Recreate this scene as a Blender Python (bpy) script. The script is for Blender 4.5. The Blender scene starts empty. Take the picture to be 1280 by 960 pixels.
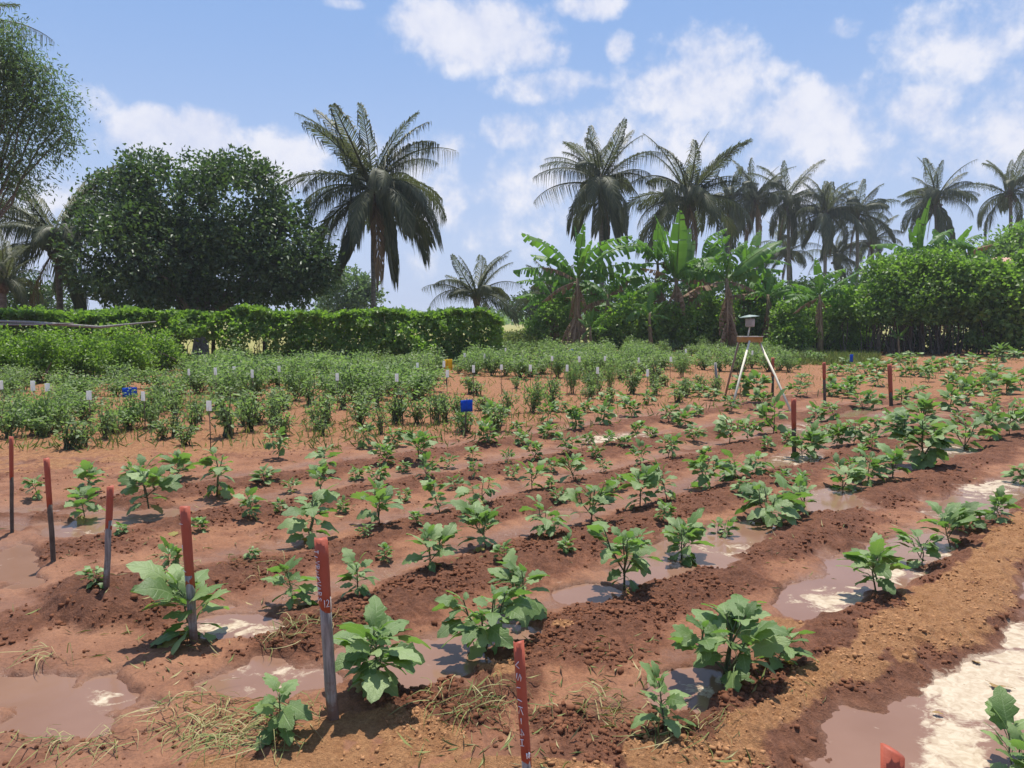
import bpy, math, random
import numpy as np
from mathutils import Vector, Matrix

R = math.radians
scn = bpy.context.scene
COL = scn.collection
random.seed(7)
RNG = np.random.default_rng(7)

# ------------------------------------------------------------------ camera
F = 961.0            # focal length in pixels of the 1280 px wide photograph
HORIZON = 400.0
CAM_H = 1.5
PITCH = math.atan((HORIZON - 480.0) / F)
cam_d = bpy.data.cameras.new('camera')
cam_d.sensor_fit = 'HORIZONTAL'
cam_d.sensor_width = 36.0
cam_d.lens = F / 1280.0 * 36.0
cam_d.clip_start = 0.05
cam_d.clip_end = 8000
cam = bpy.data.objects.new('camera', cam_d)
cam.location = (0, 0, CAM_H)
cam.rotation_euler = (R(90) + PITCH, 0, 0)
COL.objects.link(cam)
scn.camera = cam

# ------------------------------------------------------------------ light and exposure
SUN_EL, SUN_AZ = R(75), R(4)      # azimuth measured from straight ahead (+Y) to the right (+X)
sun_d = bpy.data.lights.new('sun', 'SUN')
sun_d.energy = 5.0
sun_d.angle = R(0.55)
sun_d.color = (1.0, 0.955, 0.88)
sun = bpy.data.objects.new('sun', sun_d)
sdir = Vector((math.sin(SUN_AZ) * math.cos(SUN_EL), math.cos(SUN_AZ) * math.cos(SUN_EL), math.sin(SUN_EL)))
sun.rotation_euler = sdir.to_track_quat('Z', 'Y').to_euler()
sun.location = sdir * 300
COL.objects.link(sun)
scn.view_settings.view_transform = 'Standard'
scn.view_settings.look = 'None'
scn.view_settings.exposure = 0.34
scn.view_settings.gamma = 1.0
scn.render.engine = 'CYCLES'
scn.cycles.max_bounces = 6
scn.cycles.diffuse_bounces = 3
scn.cycles.glossy_bounces = 2
scn.cycles.transmission_bounces = 4
scn.cycles.use_denoising = True


def cam_dir(px, py):
    u, v = (px - 640.0) / F, (py - 480.0) / F
    c, s = math.cos(PITCH), math.sin(PITCH)
    return Vector((u, c + v * s, s - v * c))


# ------------------------------------------------------------------ sky
class NT:
    """tiny helper for building node trees"""
    def __init__(self, tree):
        self.t = tree
        self.n = tree.nodes
        self.l = tree.links

    def new(self, typ, **kw):
        nd = self.n.new(typ)
        for k, v in kw.items():
            setattr(nd, k, v)
        return nd

    def put(self, sock, v):
        if isinstance(v, bpy.types.NodeSocket):
            self.l.new(v, sock)
        elif v is not None:
            sock.default_value = v

    def math(self, op, a, b=None, c=None, clamp=False):
        nd = self.new('ShaderNodeMath', operation=op, use_clamp=clamp)
        self.put(nd.inputs[0], a)
        self.put(nd.inputs[1], b)
        self.put(nd.inputs[2], c)
        return nd.outputs[0]

    def mix(self, fac, a, b, blend='MIX'):
        nd = self.new('ShaderNodeMix', data_type='RGBA', blend_type=blend)
        self.put(nd.inputs[0], fac)
        self.put(nd.inputs[6], a if isinstance(a, bpy.types.NodeSocket) else (*a, 1))
        self.put(nd.inputs[7], b if isinstance(b, bpy.types.NodeSocket) else (*b, 1))
        return nd.outputs[2]

    def noise(self, vec, scale, detail=4, rough=0.55, dist=0.0):
        nd = self.new('ShaderNodeTexNoise')
        if vec is not None:
            self.l.new(vec, nd.inputs['Vector'])
        nd.inputs['Scale'].default_value = scale
        nd.inputs['Detail'].default_value = detail
        nd.inputs['Roughness'].default_value = rough
        nd.inputs['Distortion'].default_value = dist
        return nd.outputs[0]

    def smooth(self, v, lo, hi):
        nd = self.new('ShaderNodeMapRange', interpolation_type='SMOOTHSTEP')
        self.put(nd.inputs[0], v)
        self.put(nd.inputs[1], lo)
        self.put(nd.inputs[2], hi)
        return nd.outputs[0]

    def attr(self, name):
        return self.new('ShaderNodeAttribute', attribute_name=name).outputs['Fac']

    def bump(self, h, strength, dist, normal=None):
        nd = self.new('ShaderNodeBump')
        nd.inputs['Strength'].default_value = strength
        nd.inputs['Distance'].default_value = dist
        self.l.new(h, nd.inputs['Height'])
        if normal is not None:
            self.l.new(normal, nd.inputs['Normal'])
        return nd.outputs[0]


world = bpy.data.worlds.new('World')
scn.world = world
world.use_nodes = True
wt = NT(world.node_tree)
wt.n.clear()
w_out = wt.new('ShaderNodeOutputWorld')
w_bg = wt.new('ShaderNodeBackground')
w_bg.inputs['Strength'].default_value = 0.10
wt.l.new(w_bg.outputs[0], w_out.inputs[0])
sky = wt.new('ShaderNodeTexSky', sky_type='NISHITA')
sky.sun_disc = False
sky.sun_elevation = SUN_EL
sky.sun_rotation = SUN_AZ
sky.air_density = 1.0
sky.dust_density = 1.6
sky.ozone_density = 1.2
tc = wt.new('ShaderNodeTexCoord')
sep = wt.new('ShaderNodeSeparateXYZ')
wt.l.new(tc.outputs['Generated'], sep.inputs[0])
az = wt.math('ARCTAN2', sep.outputs[0], sep.outputs[1])
el = wt.math('ARCSINE', sep.outputs[2])
n_big = wt.noise(tc.outputs['Generated'], 13.0, 8, 0.58, 0.2)
n_fine = wt.noise(tc.outputs['Generated'], 34.0, 5, 0.6, 0.1)
# cloud masses: pixel centre in the photograph, half sizes and opacity -> compass direction and height
CLOUDS = [(600, 42, 105, 42, 1.0), (545, 30, 60, 30, .95), (660, 62, 55, 26, .9), (690, 108, 70, 22, .75),
          (640, 165, 40, 22, .75), (776, 60, 20, 17, .8), (222, 176, 88, 34, 1.15), (195, 158, 40, 24, 1.1), (255, 160, 40, 26, 1.1), (350, 205, 62, 36, .85),
          (120, 140, 30, 26, .5), (870, 110, 105, 45, .75), (880, 75, 60, 40, .7), (1010, 150, 95, 48, .8), (830, 180, 200, 60, .5),
          (1010, 200, 190, 60, .55), (1150, 140, 42, 30, .85), (1240, 45, 95, 60, .55), (1280, 110, 60, 60, .5),
          (1200, 190, 130, 55, .55), (735, 8, 45, 16, .8), (1050, 36, 22, 12, .5), (425, 2, 30, 8, .6),
          (600, 250, 170, 70, .45), (520, 200, 90, 45, .5), (1275, 160, 50, 40, .7), (60, 290, 80, 60, .6)]
acc = None
for (cx, cy, rx, ry, op) in CLOUDS:
    d = cam_dir(cx, cy).normalized()
    a0, e0 = math.atan2(d.x, d.y), math.asin(d.z)
    dx = wt.math('MULTIPLY_ADD', az, F / rx / 1.2, -a0 * F / rx / 1.2)
    dy = wt.math('MULTIPLY_ADD', el, F / ry / 1.2, -e0 * F / ry / 1.2)
    q = wt.math('MULTIPLY_ADD', dy, dy, wt.math('MULTIPLY', dx, dx))
    v = wt.math('MULTIPLY', wt.math('SUBTRACT', 1.0, q), op)
    acc = v if acc is None else wt.math('MAXIMUM', acc, v)
acc = wt.math('MAXIMUM', acc, -1.0)
# ordinary fair-weather cloud for the rest of the sky
rest = wt.smooth(wt.math('ABSOLUTE', az), 0.66, 0.95)
gen = wt.math('MULTIPLY', wt.smooth(wt.noise(tc.outputs['Generated'], 3.2, 4, 0.5), 0.5, 0.68), rest)
gen = wt.math('SUBTRACT', wt.math('MULTIPLY', gen, 1.9), 1.0)
acc = wt.math('MAXIMUM', acc, gen)
nz = wt.math('ADD', wt.math('MULTIPLY', wt.math('SUBTRACT', n_big, 0.5), 2.1),
             wt.math('MULTIPLY', wt.math('SUBTRACT', n_fine, 0.5), 1.1))
dens = wt.smooth(wt.math('ADD', acc, nz), 0.08, 0.86)
veil = wt.math('MULTIPLY', wt.smooth(el, 0.42, 0.0), 0.62)
shade = wt.smooth(wt.math('ADD', wt.math('MULTIPLY', n_big, 1.0), wt.math('MULTIPLY', n_fine, 0.6)), 0.55, 1.05)
skyc = wt.mix(0.62, sky.outputs[0], (2.1, 3.75, 7.2))
veiled = wt.mix(veil, skyc, (5.1, 5.7, 7.3))
cloudc = wt.mix(shade, (5.6, 5.9, 7.2), (7.4, 7.35, 7.8))
final = wt.mix(wt.math('MULTIPLY', dens, 0.86), veiled, cloudc)
wt.l.new(final, w_bg.inputs['Color'])


# ------------------------------------------------------------------ numeric helpers
_perm = np.random.default_rng(3).permutation(4096)
_gr = np.random.default_rng(4).uniform(0, 2 * np.pi, 4096)
_gx, _gy = np.cos(_gr), np.sin(_gr)


def perlin(x, y):
    xi = np.floor(x).astype(np.int64)
    yi = np.floor(y).astype(np.int64)
    xf, yf = x - xi, y - yi
    u = xf * xf * xf * (xf * (xf * 6 - 15) + 10)
    v = yf * yf * yf * (yf * (yf * 6 - 15) + 10)

    def g(ix, iy, fx, fy):
        h = _perm[(_perm[ix & 4095] + iy) & 4095]
        return _gx[h] * fx + _gy[h] * fy
    a = g(xi, yi, xf, yf)
    b = g(xi + 1, yi, xf - 1, yf)
    c = g(xi, yi + 1, xf, yf - 1)
    d = g(xi + 1, yi + 1, xf - 1, yf - 1)
    return (a + (b - a) * u + ((c + (d - c) * u) - (a + (b - a) * u)) * v) * 1.5


def fbm(x, y, scale, octv=4, gain=0.5, off=0.0):
    s, amp, tot = 0, 1.0, 0.0
    for o in range(octv):
        k = scale * 2 ** o
        s = s + amp * perlin(x * k + 17.3 * o + off, y * k - 9.1 * o + off * 0.7)
        tot += amp
        amp *= gain
    return s / tot


def sst(v, lo, hi):
    t = np.clip((v - lo) / (hi - lo), 0, 1)
    return t * t * (3 - 2 * t)


def to_px(x, y, z):
    c, s = math.cos(PITCH), math.sin(PITCH)
    dz = z - CAM_H
    dep = np.maximum(y * c + dz * s, 0.05)
    up = -y * s + dz * c
    return 640 + F * x / dep, 480 - F * up / dep


def at(px, py, Y):
    d = cam_dir(px, py)
    return Vector((0, 0, CAM_H)) + d * (Y / d.y)


def flat(px, py, z=0.0):
    d = cam_dir(px, py)
    return Vector((0, 0, CAM_H)) + d * ((z - CAM_H) / d.z)


# ------------------------------------------------------------------ crop rows (pixel base, height px, spread px, leaves, note)
# near end first; each row runs from lower left to upper right in the photograph
ROWS = {
 'A': [(832, 915, 82, 70, 7, 'small pale'), (902, 860, 135, 145, 24, 'tall ragged'), (970, 832, 55, 62, 8, 'small'),
       (1095, 740, 72, 78, 14, 'upright'), (1152, 708, 46, 48, 9, 'small'), (1188, 684, 50, 58, 10, 'broad leaved'),
       (1208, 664, 44, 50, 9, 'slender'), (1253, 651, 34, 42, 8, 'small dark'), (1276, 604, 24, 36, 7, 'small')],
 'B': [(475, 864, 102, 138, 22, 'bushy many stemmed'), (607, 815, 96, 112, 22, 'bushy broad leaved'), (660, 772, 78, 78, 13, 'open branched'),
       (780, 738, 88, 86, 20, 'bushy upright'), (852, 706, 62, 68, 13, 'open branched'), (902, 683, 38, 36, 8, 'small slender'),
       (966, 656, 58, 78, 18, 'dense spreading'), (1003, 641, 44, 48, 9, 'thin'), (1053, 622, 52, 50, 11, 'upright'),
       (1085, 605, 42, 46, 11, 'leafy'), (1116, 598, 46, 52, 12, 'leafy'), (1155, 584, 76, 78, 38, 'large dense'),
       (1205, 567, 46, 52, 12, 'yellowish'), (1237, 550, 42, 40, 12, 'upright'), (1262, 543, 40, 42, 12, 'leafy'), (1284, 536, 42, 44, 12, 'leafy')],
 'C': [(238, 802, 78, 112, 11, 'yellow bottomed'), (366, 758, 58, 66, 7, 'drooping'), (447, 746, 58, 48, 8, 'narrow'),
       (538, 711, 58, 58, 12, 'upright'), (607, 686, 56, 64, 14, 'broad leaved'), (685, 668, 42, 50, 10, 'pale'),
       (739, 653, 56, 58, 15, 'bushy'), (800, 634, 52, 60, 13, 'spreading'), (834, 626, 46, 42, 11, 'upright'),
       (879, 611, 46, 56, 13, 'leafy'), (917, 598, 32, 42, 10, 'low'), (948, 592, 26, 40, 8, 'thin'),
       (1003, 572, 32, 40, 10, 'low'), (1019, 570, 36, 44, 11, 'leafy'), (1046, 558, 30, 34, 10, 'upright'), (1067, 556, 34, 42, 11, 'leafy'),
       (1095, 546, 27, 32, 9, 'small'), (1122, 543, 32, 38, 10, 'leafy'), (1152, 534, 40, 52, 12, 'large'), (1186, 513, 28, 38, 10, 'leafy'),
       (1207, 505, 30, 36, 10, 'upright'), (1258, 493, 24, 42, 10, 'low broad'), (1278, 488, 24, 38, 10, 'leafy')],
 'D': [(121, 732, 24, 30, 4, 'tiny'), (211, 716, 40, 30, 5, 'slender'), (317, 700, 17, 20, 4, 'tiny'), (384, 681, 76, 64, 9, 'tall thin'),
       (475, 657, 54, 62, 11, 'open branched'), (550, 641, 50, 40, 8, 'slender'), (603, 629, 38, 44, 9, 'pale'),
       (665, 612, 38, 42, 9, 'upright'), (718, 601, 36, 38, 10, 'narrow'), (800, 581, 28, 28, 7, 'thin'), (835, 573, 32, 34, 9, 'dark leaved'),
       (868, 552, 20, 28, 8, 'low'), (912, 554, 36, 40, 8, 'dark leaved'), (935, 550, 29, 30, 8, 'small'), (967, 542, 46, 44, 9, 'tall stemmed'),
       (1018, 528, 22, 28, 8, 'low'), (1042, 525, 24, 28, 8, 'small'), (1080, 516, 25, 34, 9, 'leafy'), (1092, 510, 22, 28, 8, 'small'),
       (1126, 506, 22, 30, 9, 'leafy'), (1146, 498, 18, 26, 8, 'low'), (1186, 483, 18, 28, 9, 'leafy'), (1247, 473, 18, 30, 9, 'leafy')],
 'E': [(106, 646, 34, 46, 7, 'low broad leaved'), (186, 636, 62, 66, 13, 'broad leaved'), (271, 621, 66, 48, 13, 'tall'), (311, 647, 38, 38, 8, 'drooping'),
       (400, 617, 36, 40, 9, 'leafy'), (472, 606, 28, 30, 8, 'leafy'), (533, 601, 32, 30, 8, 'slender'), (594, 594, 18, 20, 5, 'small'),
       (635, 580, 19, 16, 4, 'tiny'), (667, 575, 25, 30, 8, 'open'), (710, 568, 28, 36, 9, 'spreading'), (760, 555, 16, 24, 6, 'sparse'),
       (796, 546, 20, 22, 6, 'thin'), (857, 533, 22, 32, 8, 'thin'), (835, 529, 25, 28, 8, 'leafy'), (915, 515, 20, 28, 8, 'leafy'), (950, 513, 26, 34, 9, 'leafy'),
       (996, 495, 18, 26, 8, 'leafy'), (1041, 495, 18, 26, 8, 'pale'), (1058, 492, 22, 26, 8, 'leafy'), (1098, 483, 18, 26, 8, 'leafy'), (1133, 471, 16, 26, 8, 'leafy'), (1157, 472, 15, 26, 8, 'leafy'), (1212, 467, 20, 30, 9, 'leafy')],
 'F': [(47, 623, 29, 28, 6, 'small'), (110, 615, 34, 42, 7, 'spreading'), (166, 604, 28, 30, 7, 'leafy'), (219, 600, 33, 46, 8, 'broad leaved'),
       (333, 605, 21, 36, 7, 'low'), (408, 591, 36, 42, 9, 'leafy'), (480, 581, 27, 36, 9, 'bushy'), (523, 576, 41, 44, 11, 'bushy'),
       (578, 543, 30, 18, 8, 'narrow'), (610, 557, 34, 36, 9, 'spreading'), (686, 546, 18, 28, 8, 'low'), (720, 539, 34, 36, 14, 'bushy'),
       (754, 531, 28, 32, 10, 'leafy'), (788, 522, 24, 32, 8, 'open'), (811, 506, 18, 22, 7, 'leafy'), (876, 496, 16, 30, 9, 'low'),
       (894, 500, 14, 26, 8, 'low'), (925, 494, 28, 34, 11, 'dense'), (948, 495, 30, 38, 12, 'dense'), (1000, 480, 14, 24, 8, 'leafy'), (1046, 470, 15, 24, 8, 'leafy'),
       (1064, 468, 15, 24, 8, 'leafy'), (1081, 469, 15, 24, 8, 'leafy'), (1096, 466, 14, 24, 8, 'leafy'), (1110, 463, 14, 24, 8, 'leafy'), (1166, 461, 13, 24, 8, 'leafy'), (1185, 459, 14, 22, 8, 'leafy')],
 'G': [(348, 574, 39, 32, 11, 'upright'), (453, 560, 33, 30, 8, 'upright'), (491, 557, 23, 28, 7, 'small'), (617, 531, 30, 34, 11, 'bushy'),
       (684, 528, 27, 26, 8, 'upright'), (757, 507, 15, 26, 7, 'low'), (778, 505, 13, 24, 7, 'low'), (850, 492, 14, 26, 7, 'low'),
       (1122, 453, 12, 30, 9, 'leafy'), (1140, 451, 12, 22, 8, 'leafy'), (1246, 453, 24, 28, 12, 'large leafy'), (1266, 450, 14, 24, 8, 'leafy'), (1215, 452, 10, 22, 7, 'low')],
}
ROWDIR = np.array([math.sin(R(48)), math.cos(R(48))])
ROWNRM = np.array([math.cos(R(48)), -math.sin(R(48))])     # points to the right and towards the camera


def st(x, y):
    return x * ROWNRM[0] + y * ROWNRM[1], x * ROWDIR[0] + y * ROWDIR[1]


ROWFIT = {}
for k in 'ABCDEF':
    P = np.array([tuple(flat(p[0], p[1], 0.03))[:2] for p in ROWS[k][:16]])
    S, T = st(P[:, 0], P[:, 1])
    A = np.stack([np.ones_like(T), T], 1)
    wgt = 1.0 / np.maximum(P[:, 1], 1)
    c = np.linalg.lstsq(A * wgt[:, None], S * wgt, rcond=None)[0]
    ROWFIT[k] = (c[0], c[1], T.min(), T.max())
STARTS = {'A': 0.9, 'B': 1.55, 'C': 1.25, 'D': 0.75, 'E': 0.9, 'F': 0.6}


def px_blob(u, v, cx, cy, rx, ry):
    return np.maximum(0, 1 - ((u - cx) / rx) ** 2 - ((v - cy) / ry) ** 2)


# pools: places where the channel is full (photo pixels turned into ground areas)
POOLS = [(545, 832, 85, 40), (640, 790, 60, 14), (450, 812, 45, 22), (330, 842, 90, 30), (70, 868, 120, 50), (20, 705, 40, 30), (870, 690, 70, 24), (930, 668, 60, 18), (735, 738, 40, 12), (820, 712, 50, 16),
         (1030, 745, 55, 26), (1110, 712, 70, 22), (1160, 682, 60, 18), (1235, 622, 90, 24), (1060, 628, 60, 14), (1100, 695, 80, 24), (870, 858, 55, 28),
         (1030, 618, 45, 12), (1180, 562, 60, 10), (1250, 522, 60, 9), (1020, 540, 60, 10), (1100, 517, 50, 8), (1000, 572, 40, 9), (770, 545, 60, 7), (690, 640, 30, 8), (290, 780, 70, 16), (130, 640, 120, 10), (60, 655, 90, 12)]
FOAM_SHEEN = [(1235, 850, 100, 62, 1.2), (1190, 925, 52, 50, 1.1), (1275, 790, 50, 26, 1.0), (1045, 745, 60, 20, 1.1), (1120, 712, 50, 14, .9), (1232, 607, 50, 14, 1.0), (1165, 640, 70, 12, .5),
        (1190, 690, 50, 13, .8), (480, 655, 50, 9, .9), (165, 708, 48, 14, 1.1), (300, 778, 80, 12, .9), (390, 730, 50, 12, .5), (725, 590, 50, 9, .8),
        (770, 546, 70, 8, .9), (1045, 530, 80, 10, .9), (1000, 571, 40, 10, .8), (540, 545, 50, 7, .6), (262, 588, 80, 11, .7), (340, 842, 90, 22, .75),  # last blob here: foam wavelets plus the pool's water sheen painted pale
        (620, 770, 42, 10, .9), (805, 916, 20, 12, .7), (120, 868, 60, 20, .5), (60, 800, 30, 8, .4), (130, 665, 120, 14, .35), (900, 680, 60, 12, .6), (860, 650, 30, 8, .4), (830, 800, 25, 20, .3),
        (880, 850, 35, 18, .7), (1240, 520, 60, 8, .7), (1190, 560, 60, 7, .6), (1010, 615, 40, 8, .4), (930, 545, 80, 8, .4), (700, 470, 60, 5, .3), (1080, 478, 60, 5, .5)]
DRYB = [(480, 925, 150, 52), (612, 838, 50, 26), (705, 785, 28, 10), (430, 955, 110, 30), (300, 960, 90, 20), (640, 960, 160, 24), (840, 950, 80, 36), (960, 780, 60, 14)]
HEAP = [(135, 758, 95, 34, .085), (95, 745, 55, 20, .04), (700, 900, 60, 18, .015)]
WATER_Z = -0.028


def terrain(x, y, masks=False):
    """height of the field (and the soil masks) at ground points x, y"""
    x = np.asarray(x, float)
    y = np.asarray(y, float)
    s, t = st(x, y)
    dist = np.hypot(x, y)
    wob = fbm(x, y, 0.9, 4, 0.6) * 0.24
    ridge = np.zeros_like(x)
    chan = np.zeros_like(x)
    for k, (a, b, t0, t1) in ROWFIT.items():
        ds = s + wob - (a + b * t)
        on = sst(t + fbm(x, y, 1.3, 2, off=5) * 0.5, STARTS[k] - 0.25, STARTS[k] + 0.35)
        top = 0.20 if k != 'A' else 0.34
        wid = 0.23 if k != 'A' else 0.40
        ridge = np.maximum(ridge, on * np.exp(-((ds - top) / wid) ** 2))
        chan = np.maximum(chan, on * np.exp(-((ds + 0.24) / 0.17) ** 2))
    ridge = ridge * np.clip(.75 + .9 * fbm(x, y, 1.1, 3, off=71), .25, 1.25)
    fade = 1 - sst(dist, 14, 26)
    ridge *= fade
    chan *= fade
    # beyond the rows of egg plants: low old ridges
    far = sst(-(s + 3.0), 4.2, 6.0)
    u, v = to_px(x, y, 0.0)
    front = y > 0.3
    nb = fbm(x, y, 3.0, 3, off=11)
    pool = np.zeros_like(x)
    for (cx, cy, rx, ry) in POOLS:
        pool = np.maximum(pool, px_blob(u, v, cx, cy, rx * 1.25, ry * 1.25))
    pool = np.where(front, pool, 0)
    # large puddle right of the dry ridge
    shore = s + fbm(x, y, 1.1, 4, off=2) * 0.34 + fbm(x, y, 5.0, 2, off=3) * 0.05
    lake = sst(shore, -1.34, -0.92) * sst(t, 0.2, 0.8) * (1 - sst(t, 5.2, 6.0)) * (1 - sst(s, 0.35, 0.7))
    pool_d = sst(pool + nb * 0.9 + fbm(x, y, 9.0, 2, off=12) * .3, 0.24, 0.98)
    ridge = ridge * (1 - .9 * lake)
    mound = np.zeros_like(x)
    heapm = np.zeros_like(x)
    for (cx, cy, rx, ry, hh) in HEAP:
        b_ = np.where(front, px_blob(u, v, cx, cy, rx, ry), 0)
        b_ = sst(b_ + nb * 0.35, 0.05, 0.8)
        mound = mound + hh * b_
        heapm = np.maximum(heapm, b_)
    crumb = np.clip(sst(ridge + .45 * fbm(x, y, 2.6, 4, .6, off=75), -.06, .52) * (1 - lake) * (1 - pool_d) + heapm + 0.25 * far, 0, 1)
    h = 0.050 * ridge - 0.055 * chan * (0.35 + 0.65 * sst(pool, 0, 0.4)) - 0.065 * pool_d - 0.095 * lake + mound
    h = h + 0.012 * fbm(x, y, 1.2, 3, off=20)
    near = 1 - sst(dist, 9, 22)
    n1 = fbm(x, y, 7.0, 3, off=30)
    n2 = fbm(x, y, 22.0, 3, 0.6, off=40)
    n3 = np.abs(fbm(x, y, 13.0, 3, 0.6, off=44))
    rough = np.clip(crumb + 0.32, 0, 1) * (1 - 0.8 * np.clip(pool_d + lake, 0, 1))
    n4 = fbm(x, y, 46.0, 2, 0.6, off=48)
    h = h + rough * (0.020 * n1 + (0.016 * n2 + 0.022 * (n3 - 0.2) + .008 * n4) * near)
    h = h + (0.0035 * n2 + .006 * np.minimum(0, fbm(x, y, 4.2, 3, .6, off=91) + .1)) * near
    h = h + far * 0.03 * fbm(x, y, 0.8, 2, off=7)
    h = np.where(dist > 60, h * 0 , h)
    if not masks:
        return h
    foam = np.zeros_like(x)
    for (cx, cy, rx, ry, op) in FOAM_SHEEN:
        foam = np.maximum(foam, op * px_blob(u, v, cx, cy, rx * 1.2, ry * 1.2))
    foam = np.where(front, foam, 0) * (1 - sst(h, -.03, -.008))
    foam = foam * np.where(lake > .1, 1.0, .8)
    dry = np.zeros_like(x)
    for (cx, cy, rx, ry) in DRYB:
        dry = np.maximum(dry, px_blob(u, v, cx, cy, rx, ry))
    dry = np.where(front, dry, 0)
    a, b, t0, t1 = ROWFIT['A']
    dA = s - (a + b * t)
    ridgeA = sst(dA + nb * 0.14, 0.03, 0.2) * (1 - sst(shore + nb * .06, -1.24, -1.14)) * sst(t, 0.6, 1.4)
    dry = np.clip(np.maximum(sst(dry + nb * 0.7, 0.25, 0.7), ridgeA), 0, 1)
    dry = np.maximum(dry, 0.75 * far * sst(y + nb * 3, 5.5, 9.5))
    dry = np.maximum(dry, 0.8 * sst(y + nb * 4 + 3 * (u - 900) / 380, 13, 19))
    dry *= (1 - np.clip(lake * 3, 0, 1)) * (1 - np.clip(2 * pool_d, 0, 1))
    mud = np.clip(1 - 1.5 * crumb, 0, 1)
    wet = np.clip(np.maximum(pool_d, lake * 1.5) + chan * 0.35 + 0.35 * sst(1.2 - t, -0.6, 0.8) * sst(-s, 2.0, 2.6), 0, 1)
    wet = np.maximum(wet, .95 * (1 - sst(h + .006 * nb, -.026, -.002)) * near)
    # grass and straw: thin in the tomato plot, closed beyond the hedge line
    hedge_y = 26.5 + 0 * x
    grass = np.maximum(sst(y, 37, 41), sst(y, hedge_y + 1.0, hedge_y + 2.5) * (1 - sst(x, 0.3, 2.2)))
    grass = np.maximum(grass, np.where(front, 0.9 * px_blob(u, v, 1035, 444, 75, 9), 0))
    grass = np.maximum(grass, np.where(front, 0.9 * px_blob(u, v, 650, 424, 40, 10), 0))
    straw = 0.6 * far * sst(nb, -0.1, 0.5) * (y < 40)
    return h, dict(foam=foam, dry=dry, mud=mud, wet=wet, grass=grass, straw=straw, crumb=crumb)


def gp(px, py):
    """ground point under a photo pixel"""
    z = 0.0
    for _ in range(4):
        p = flat(px, py, z)
        z = float(terrain(np.array([p.x]), np.array([p.y]))[0])
    p = flat(px, py, z)
    return Vector((p.x, p.y, z))


def ground_z(x, y):
    return float(terrain(np.array([x]), np.array([y]))[0])


# ------------------------------------------------------------------ mesh helpers
def np_mesh(name, V, Fc, mat=None, attrs=None, smooth=False, uv=None):
    me = bpy.data.meshes.new(name)
    V = np.ascontiguousarray(V, np.float32)
    Fc = np.ascontiguousarray(Fc, np.int32)
    nf, k = Fc.shape
    me.vertices.add(len(V))
    me.vertices.foreach_set('co', V.ravel())
    me.loops.add(nf * k)
    me.loops.foreach_set('vertex_index', Fc.ravel())
    me.polygons.add(nf)
    me.polygons.foreach_set('loop_start', np.arange(0, nf * k, k, dtype=np.int32))
    me.polygons.foreach_set('loop_total', np.full(nf, k, np.int32))
    if smooth:
        me.polygons.foreach_set('use_smooth', np.ones(nf, bool))
    for an, av in (attrs or {}).items():
        at_ = me.attributes.new(an, 'FLOAT', 'POINT')
        at_.data.foreach_set('value', np.ascontiguousarray(av, np.float32))
    if uv is not None:
        l = me.uv_layers.new(name='UVMap')
        l.data.foreach_set('uv', np.ascontiguousarray(uv[Fc.ravel()], np.float32).ravel())
    if mat:
        me.materials.append(mat)
    me.update(calc_edges=True)
    me.validate()
    return me


def obj(name, me, parent=None, label=None, cat=None, group=None, kind=None, loc=None):
    o = bpy.data.objects.new(name, me)
    COL.objects.link(o)
    if parent:
        o.parent = parent
    if loc is not None:
        o.location = loc
    if label:
        o['label'] = label
    if cat:
        o['category'] = cat
    if group:
        o['group'] = group
    if kind:
        o['kind'] = kind
    return o


def thing(name, label, cat, loc=(0, 0, 0), rz=0.0, group=None):
    o = obj(name, None, None, label, cat, group)
    o.location = loc
    o.rotation_euler = (0, 0, rz)
    o.empty_display_size = 0.1
    return o


class MB:
    """collects tubes and boxes for one mesh"""
    def __init__(self):
        self.V, self.Fc = [], []

    def add(self, V, Fc):
        n = len(self.V)
        self.V += [tuple(v) for v in V]
        self.Fc += [tuple(i + n for i in f) for f in Fc]

    def tube(self, pts, rad, n=6, cap=True, squash=1.0, jit=0.0):
        pts = [Vector(p) for p in pts]
        if not hasattr(rad, '__len__'):
            rad = [rad] * len(pts)
        V, Fc = [], []
        ref = Vector((0.31, 0.83, 0.12)).normalized()
        for i, p in enumerate(pts):
            d = (pts[min(i + 1, len(pts) - 1)] - pts[max(i - 1, 0)]).normalized()
            a = d.cross(ref)
            if a.length < 1e-3:
                a = d.cross(Vector((1, 0, 0)))
            a.normalize()
            b = d.cross(a)
            for k in range(n):
                th = 2 * math.pi * k / n
                r = rad[i] * (1 + (random.uniform(-jit, jit) if jit else 0))
                V.append(p + a * (math.cos(th) * r) + b * (math.sin(th) * r * squash))
        for i in range(len(pts) - 1):
            for k in range(n):
                k2 = (k + 1) % n
                Fc.append((i * n + k, i * n + k2, (i + 1) * n + k2, (i + 1) * n + k))
        if cap:
            Fc.append(tuple(range(n - 1, -1, -1)))
            Fc.append(tuple((len(pts) - 1) * n + k for k in range(n)))
        self.add(V, Fc)

    def box(self, c, sx, sy, sz, M=None):
        V = [Vector((x * sx / 2, y * sy / 2, z * sz / 2)) for x in (-1, 1) for y in (-1, 1) for z in (-1, 1)]
        V = [(M @ v if M else v) + Vector(c) for v in V]
        self.add(V, [(0, 1, 3, 2), (4, 6, 7, 5), (0, 4, 5, 1), (2, 3, 7, 6), (0, 2, 6, 4), (1, 5, 7, 3)])

    def mesh(self, name, mat, smooth=True):
        me = bpy.data.meshes.new(name)
        me.from_pydata(self.V, [], self.Fc)
        if mat:
            me.materials.append(mat)
        if smooth:
            me.polygons.foreach_set('use_smooth', np.ones(len(me.polygons), bool))
        me.update()
        return me

    def build(self, name, mat, parent=None, smooth=True, **kw):
        return obj(name, self.mesh(name, mat, smooth), parent, **kw)


def unit(a):
    return a / np.maximum(np.linalg.norm(a, axis=-1, keepdims=True), 1e-9)


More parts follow.
